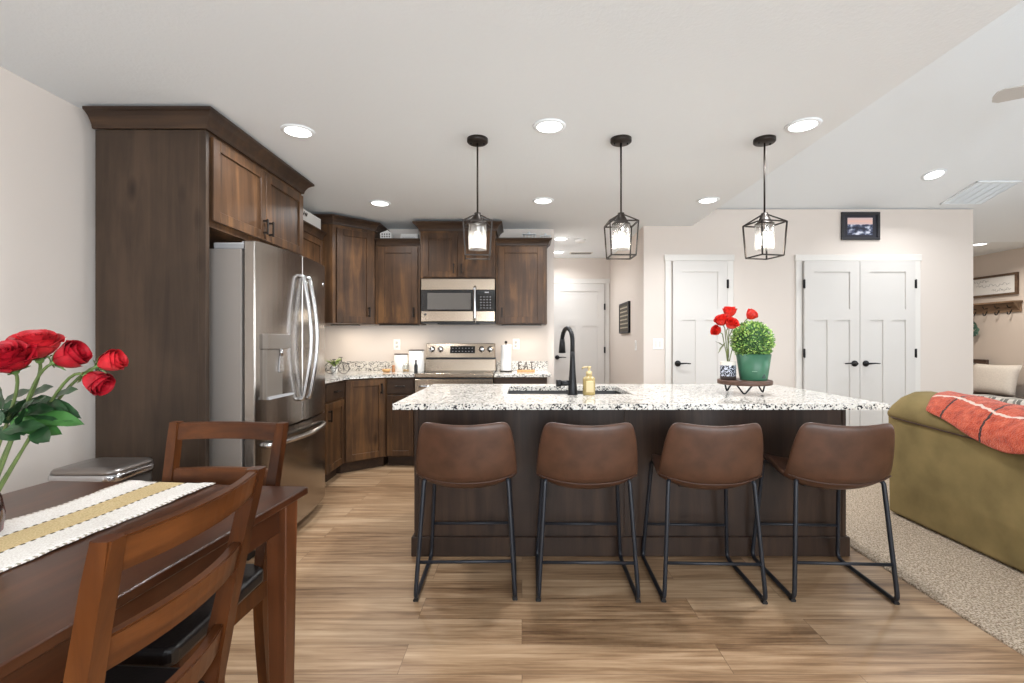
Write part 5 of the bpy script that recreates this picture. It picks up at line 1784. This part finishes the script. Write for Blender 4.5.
single(mb, 'trinket_bowl', M_WOODL, 'small wooden bowl left of the white canisters', 'bowl')
x = wx(393.5, 5.03); loc = (x, 5.03, ZW)
mb = MB(); mb.lathe([(.001, 0), (.017, 0), (.018, .03), (.013, .045), (.016, .06), (.014, .07), (.001, .075)], loc, 18)
single(mb, 'pepper_mill', M_COPPER, 'small copper brown pepper mill beside the wooden bowl', 'pepper mill')
# dark bottle by the range corner
x = wx(426, 4.86); loc = (XR0 - .03, 4.86, ZW)
root = thing('oil_bottle', 'slim dark bottle standing at the left corner of the range', 'bottle', loc)
mb = MB(loc); mb.lathe([(.001, 0), (.017, 0), (.018, .004), (.018, .075), (.008, .098), (.008, .115), (.001, .115)], loc, 18); mb.build('bottle_body', M_BLACKP, root)
mb = MB(loc); mb.lathe([(.001, .115), (.0095, .115), (.0095, .135), (.001, .136)], loc, 14); mb.build('cap', M_DARKLID, root)

# wire bicycle with a little plant, left end of the worktop
by_ = 4.72
bx_ = wx(337, by_)
loc = (bx_, by_, ZW)
root = thing('wire_bicycle', 'small black wire bicycle ornament near the fridge end of the worktop', 'ornament', loc)
def circ(cx_, r, n=24): return [(cx_ + r * math.cos(2 * math.pi * k / n), by_, ZW + r + .004 + r * math.sin(2 * math.pi * k / n)) for k in range(n + 1)]
rw_ = .055
for s in (-1, 1):
    mb = MB(loc); mb.tube(circ(bx_ + s * .065, rw_), .0032, 6)
    for k in range(4):
        a = math.pi * k / 4
        c = Vector((bx_ + s * .065, by_, ZW + rw_ + .004)); d = Vector((math.cos(a), 0, math.sin(a))) * rw_
        mb.tube([c - d, c + d], .0012, 4)
    mb.build('wheel', M_WIRE, root)
mb = MB(loc); c1 = Vector((bx_ - .065, by_, ZW + .06)); c2 = Vector((bx_ + .065, by_, ZW + .06)); st = Vector((bx_ - .025, by_, ZW + .12)); hd = Vector((bx_ + .045, by_, ZW + .13)); bb = Vector((bx_ - .005, by_, ZW + .055))
for a, b in ((c1, st), (c1, bb), (bb, st), (st, hd), (bb, hd), (hd, c2), (hd, hd + Vector((-.006, 0, .035)))): mb.tube([a, b], .003, 6)
mb.tube([hd + Vector((-.03, 0, .035)), hd + Vector((.012, 0, .035))], .003, 6); mb.tube([st, st + Vector((-.004, 0, .02))], .003, 6); mb.box(st.x - .02, st.x + .014, by_ - .007, by_ + .007, st.z + .018, st.z + .026, .002)
mb.build('frame', M_WIRE, root)
M_FERN = plain('light_green_leaf', srgb(148, 172, 84), .5, noise=.3, nscale=40)
loc = (bx_ - .055, by_ + .07, ZW)
root = thing('small_plant', 'small light green plant behind the wire bicycle', 'plant', loc)
mb = MB(loc); mb.lathe([(.001, 0), (.028, 0), (.036, .07), (.033, .072), (.001, .066)], loc, 18); mb.build('pot', M_WHITECER, root)
mb = MB(loc)
for k in range(26):
    a = rb.uniform(0, 6.28)
    d = Vector((math.cos(a) * .7, math.sin(a) * .7, rb.uniform(.6, 1.6)))
    leaf(mb, Vector(loc) + Vector((0, 0, .065)), d, rb.uniform(.07, .14), .011, droop=.35)
mb.build('foliage', M_FERN, root, recalc=False)

# paper towel and EAT letters on the right worktop
py_t = 5.1; x = wx(506, py_t); loc = (x, py_t, ZW)
M_PAPERT = plain('paper_towel', srgb(240, 238, 234), .95, bump=.3, bscale=90)
root = thing('paper_towel_holder', 'white paper towel roll on an upright holder right of the range', 'paper towel', loc)
mb = MB(loc); mb.lathe([(.001, 0), (.065, 0), (.065, .008), (.06, .012), (.001, .012)], loc, 26); mb.build('base', M_BRONZE, root)
mb = MB(loc); mb.lathe([(.02, .013), (.055, .013), (.056, .016), (.056, .282), (.055, .285), (.02, .285)], loc, 30, close=True); mb.build('towel_roll', M_PAPERT, root)
mb = MB(loc); mb.tube([(x, py_t, ZW + .01), (x, py_t, ZW + .30)], .006, 8); mb.sphere((x, py_t, ZW + .312), .016, 12, 8); mb.build('post', M_BRONZE, root)
py_t = 5.06; x = wx(526, py_t); loc = (x, py_t, ZW)
M_LETTER = plain('dark_letter', srgb(66, 52, 44), .6)
root = thing('eat_sign', 'little EAT letter ornament on a light wooden base', 'ornament', loc)
mb = MB(loc); mb.box(x - .095, x + .095, py_t - .03, py_t + .03, ZW, ZW + .022, .003); mb.build('base', M_WOODL, root)
zl, hl, wl, tl = ZW + .022, .085, .042, .009
xe = x - .062
mb = MB(loc); mb.box(xe - wl / 2, xe - wl / 2 + tl, py_t - .006, py_t + .006, zl, zl + hl)
for z in (0, hl / 2 - tl / 2, hl - tl): mb.box(xe - wl / 2, xe + wl / 2 - (.008 if 0 < z < hl - tl - .001 else 0), py_t - .006, py_t + .006, zl + z, zl + z + tl)
mb.build('letter_e', M_LETTER, root)
mb = MB(loc); xa = x
for s in (-1, 1): mb.hexa([(xa + s * wl / 2 - tl / 2, py_t - .006, zl), (xa + s * wl / 2 + tl / 2, py_t - .006, zl), (xa + s * wl / 2 + tl / 2, py_t + .006, zl), (xa + s * wl / 2 - tl / 2, py_t + .006, zl)], [(xa - tl / 2, py_t - .006, zl + hl), (xa + tl / 2, py_t - .006, zl + hl), (xa + tl / 2, py_t + .006, zl + hl), (xa - tl / 2, py_t + .006, zl + hl)])
mb.box(xa - wl * .32, xa + wl * .32, py_t - .005, py_t + .005, zl + hl * .3, zl + hl * .3 + tl); mb.build('letter_a', M_LETTER, root)
mb = MB(loc); xt = x + .06; mb.box(xt - tl / 2, xt + tl / 2, py_t - .006, py_t + .006, zl, zl + hl); mb.box(xt - wl / 2, xt + wl / 2, py_t - .006, py_t + .006, zl + hl - tl, zl + hl); mb.build('letter_t', M_LETTER, root)

# towels on the oven handle
M_TOWEL = plain('dish_towel', srgb(226, 220, 212), .95, noise=.15, nscale=90, bump=.3, bscale=150)
for px0, px1, lab in ((431, 455, 'patterned pale dish towel over the left part of the oven handle'), (462, 480, 'plain white dish towel over the right part of the oven handle')):
    x0, x1 = wx(px0, YRF - .045), wx(px1, YRF - .045)
    rows = []
    for j in range(15):
        t = j / 14
        if t < .45: p = (YRF - .061 - .004 * (1 - t / .45), .79 - .36 * (1 - t / .45))
        elif t < .55: a = (t - .45) / .1 * math.pi; p = (YRF - .045 - .0165 * math.cos(a), .80 + .0165 * math.sin(a))
        else: p = (YRF - .029, .79 - .30 * (t - .55) / .45)
        rows.append([(x0 + (x1 - x0) * i / 8, p[0] - .003 * math.sin(i * 2.1) * (1 - min(1, abs(t - .5) * .0 + .3)), p[1]) for i in range(9)])
    mb = MB(); mb.grid(rows); single(mb, 'dish_towel', M_TOWEL, lab, 'towel', mods=[('SOLIDIFY', {'thickness': .004, 'offset': 0})])

# ---------------------------------------------------------------- things on top of the wall cabinets
M_WHITEW = plain('white_wood', srgb(232, 230, 226), .6)
ztop = 2.297
loc = (wx(387, 5.1), 5.1, ztop)
root = thing('lattice_basket', 'white house-shaped basket with holes on the cabinet left of the microwave', 'basket', loc)
x0, x1 = wx(381.5, 5.1), wx(392.5, 5.1); xm = (x0 + x1) / 2
mb = MB(loc); mb.loft([[(x0, y, ztop), (x1, y, ztop), (x1, y, ztop + .08), (xm + .02, y, ztop + .11), (x0, y, ztop + .08)] for y in (5.05, 5.16)], False); bk_ = mb.build('shell', M_WHITEW, root)
mb = MB(loc)
for i in range(4):
    for j in range(3): mb.box(x0 + .015 + i * .025, x0 + .029 + i * .025, 5.0485, 5.051, ztop + .012 + j * .024, ztop + .026 + j * .024)
mb.build('hole', M_SLOT, bk_)
x0, x1 = wx(400.5, 5.1), wx(418.5, 5.1)
loc = ((x0 + x1) / 2, 5.1, ztop)
root = thing('box_sign', 'white box sign lying between the lattice basket and the raised cabinet', 'sign', loc)
mb = MB(loc); mb.hexa([(x0, 5.06, ztop), (x1, 5.06, ztop), (x1, 5.12, ztop), (x0, 5.12, ztop)], [(x0 + .01, 5.07, ztop + .075), (x1, 5.07, ztop + .075), (x1, 5.12, ztop + .075), (x0 + .01, 5.12, ztop + .075)], .003); bs = mb.build('board', M_WHITEW, root)
mb = MB(loc); pts = [(x0 + .03 + .13 * k / 30, 5.062, ztop + .036 + .008 * math.sin(k * 1.9)) for k in range(31)]; mb.tube(pts, .002, 5); mb.build('lettering', M_INK, bs)
# white planter box over the left upper
x_ = XU - .05; y0, y1 = 4.05, 4.56
loc = (x_, (y0 + y1) / 2, ztop - .02)
root = thing('white_crate', 'white wooden crate with dark lettering on top of the left wall cabinet', 'crate', loc)
mb = MB(loc); mb.box(x_ - .1, x_ + .06, y0, y1, ztop - .02, ztop + .10, .003); cr = mb.build('crate_body', M_WHITEW, root)
mb = MB(loc); mb.tube([(x_ + .061, y0 + .06 + .16 * k / 20, ztop + .06 + .02 * math.sin(k * 1.7)) for k in range(21)], .004, 5); mb.build('lettering', M_LETTER, cr)
loc = (x_ - .02, 3.95, ztop - .02)
mb = MB(); mb.lathe([(.001, 0), (.035, 0), (.045, .03), (.035, .07), (.018, .10), (.02, .12), (.001, .121)], loc, 20)
single(mb, 'dark_vase', M_BLACKP, 'small dark vase on the left wall cabinet behind the fridge crown', 'vase')
# white cut-out ornament over the right upper
y_ = 5.12
M_OPAL = plain('opal_white', srgb(226, 230, 232), .3)
for k, (px0, px1, hh, lab) in enumerate(((522, 536, .095, 'white openwork lantern ornament on the cabinet right of the microwave'), (540, 551, .075, 'smaller white openwork ornament nearest the hallway on the right cabinet'))):
    x0, x1 = wx(px0, y_), wx(px1, y_)
    loc = ((x0 + x1) / 2, y_, ztop + .005)
    root = thing('openwork_ornament', lab, 'ornament', loc)
    z0 = ztop + .005
    mb = MB(loc)
    mb.box(x0, x1, y_ - .03, y_ + .03, z0, z0 + .008, .002)
    n = 4
    for i in range(n + 1):
        xx = x0 + .004 + (x1 - x0 - .008) * i / n
        for yy in (y_ - .027, y_ + .027): mb.box(xx - .003, xx + .003, yy - .003, yy + .003, z0 + .008, z0 + hh * .75)
    mb.box(x0, x1, y_ - .03, y_ + .03, z0 + hh * .75, z0 + hh * .75 + .006, .002)
    mb.build('cage', M_OPAL, root)
    mb = MB(loc); mb.lathe([(.001, hh * .75 + .006), (.03, hh * .75 + .006), (.012, hh), (.008, hh + .01), (.001, hh + .012)], (loc[0], y_, z0), 16); mb.build('cap', M_OPAL, root)

# under-cabinet lights
ULA = [((B.x + wx(420, YU)) / 2, 5.14, .42, 'slim light strip under the cabinet left of the microwave'), ((XM1 + wx(547, YU)) / 2, 5.14, .42, 'slim light strip under the cabinet right of the microwave'), (-1.86, 4.98, .30, 'slim light strip under the diagonal corner cabinet')]
for x, y, w, lab in ULA:
    y = 5.06
    loc = (x, y, ZU - .014)
    root = thing('undercabinet_light', lab, 'light', loc, 0, 'light strips under the wall cabinets')
    mb = MB(loc); mb.box(x - w / 2, x + w / 2, y - .02, y + .02, ZU - .012, ZU - .0005, .002); mb.build('housing', M_BRONZE, root)
    mb = MB(loc); mb.box(x - w / 2 + .01, x + w / 2 - .01, y - .014, y + .010, ZU - .0135, ZU - .011); mb.build('diffuser', M_PLASTIC, root)
    area_light('undercabinet_beam', (x, y, ZU - .02), (0, 0, 0), w - .02, .03, UNDER_POWER, (1, .86, .7))
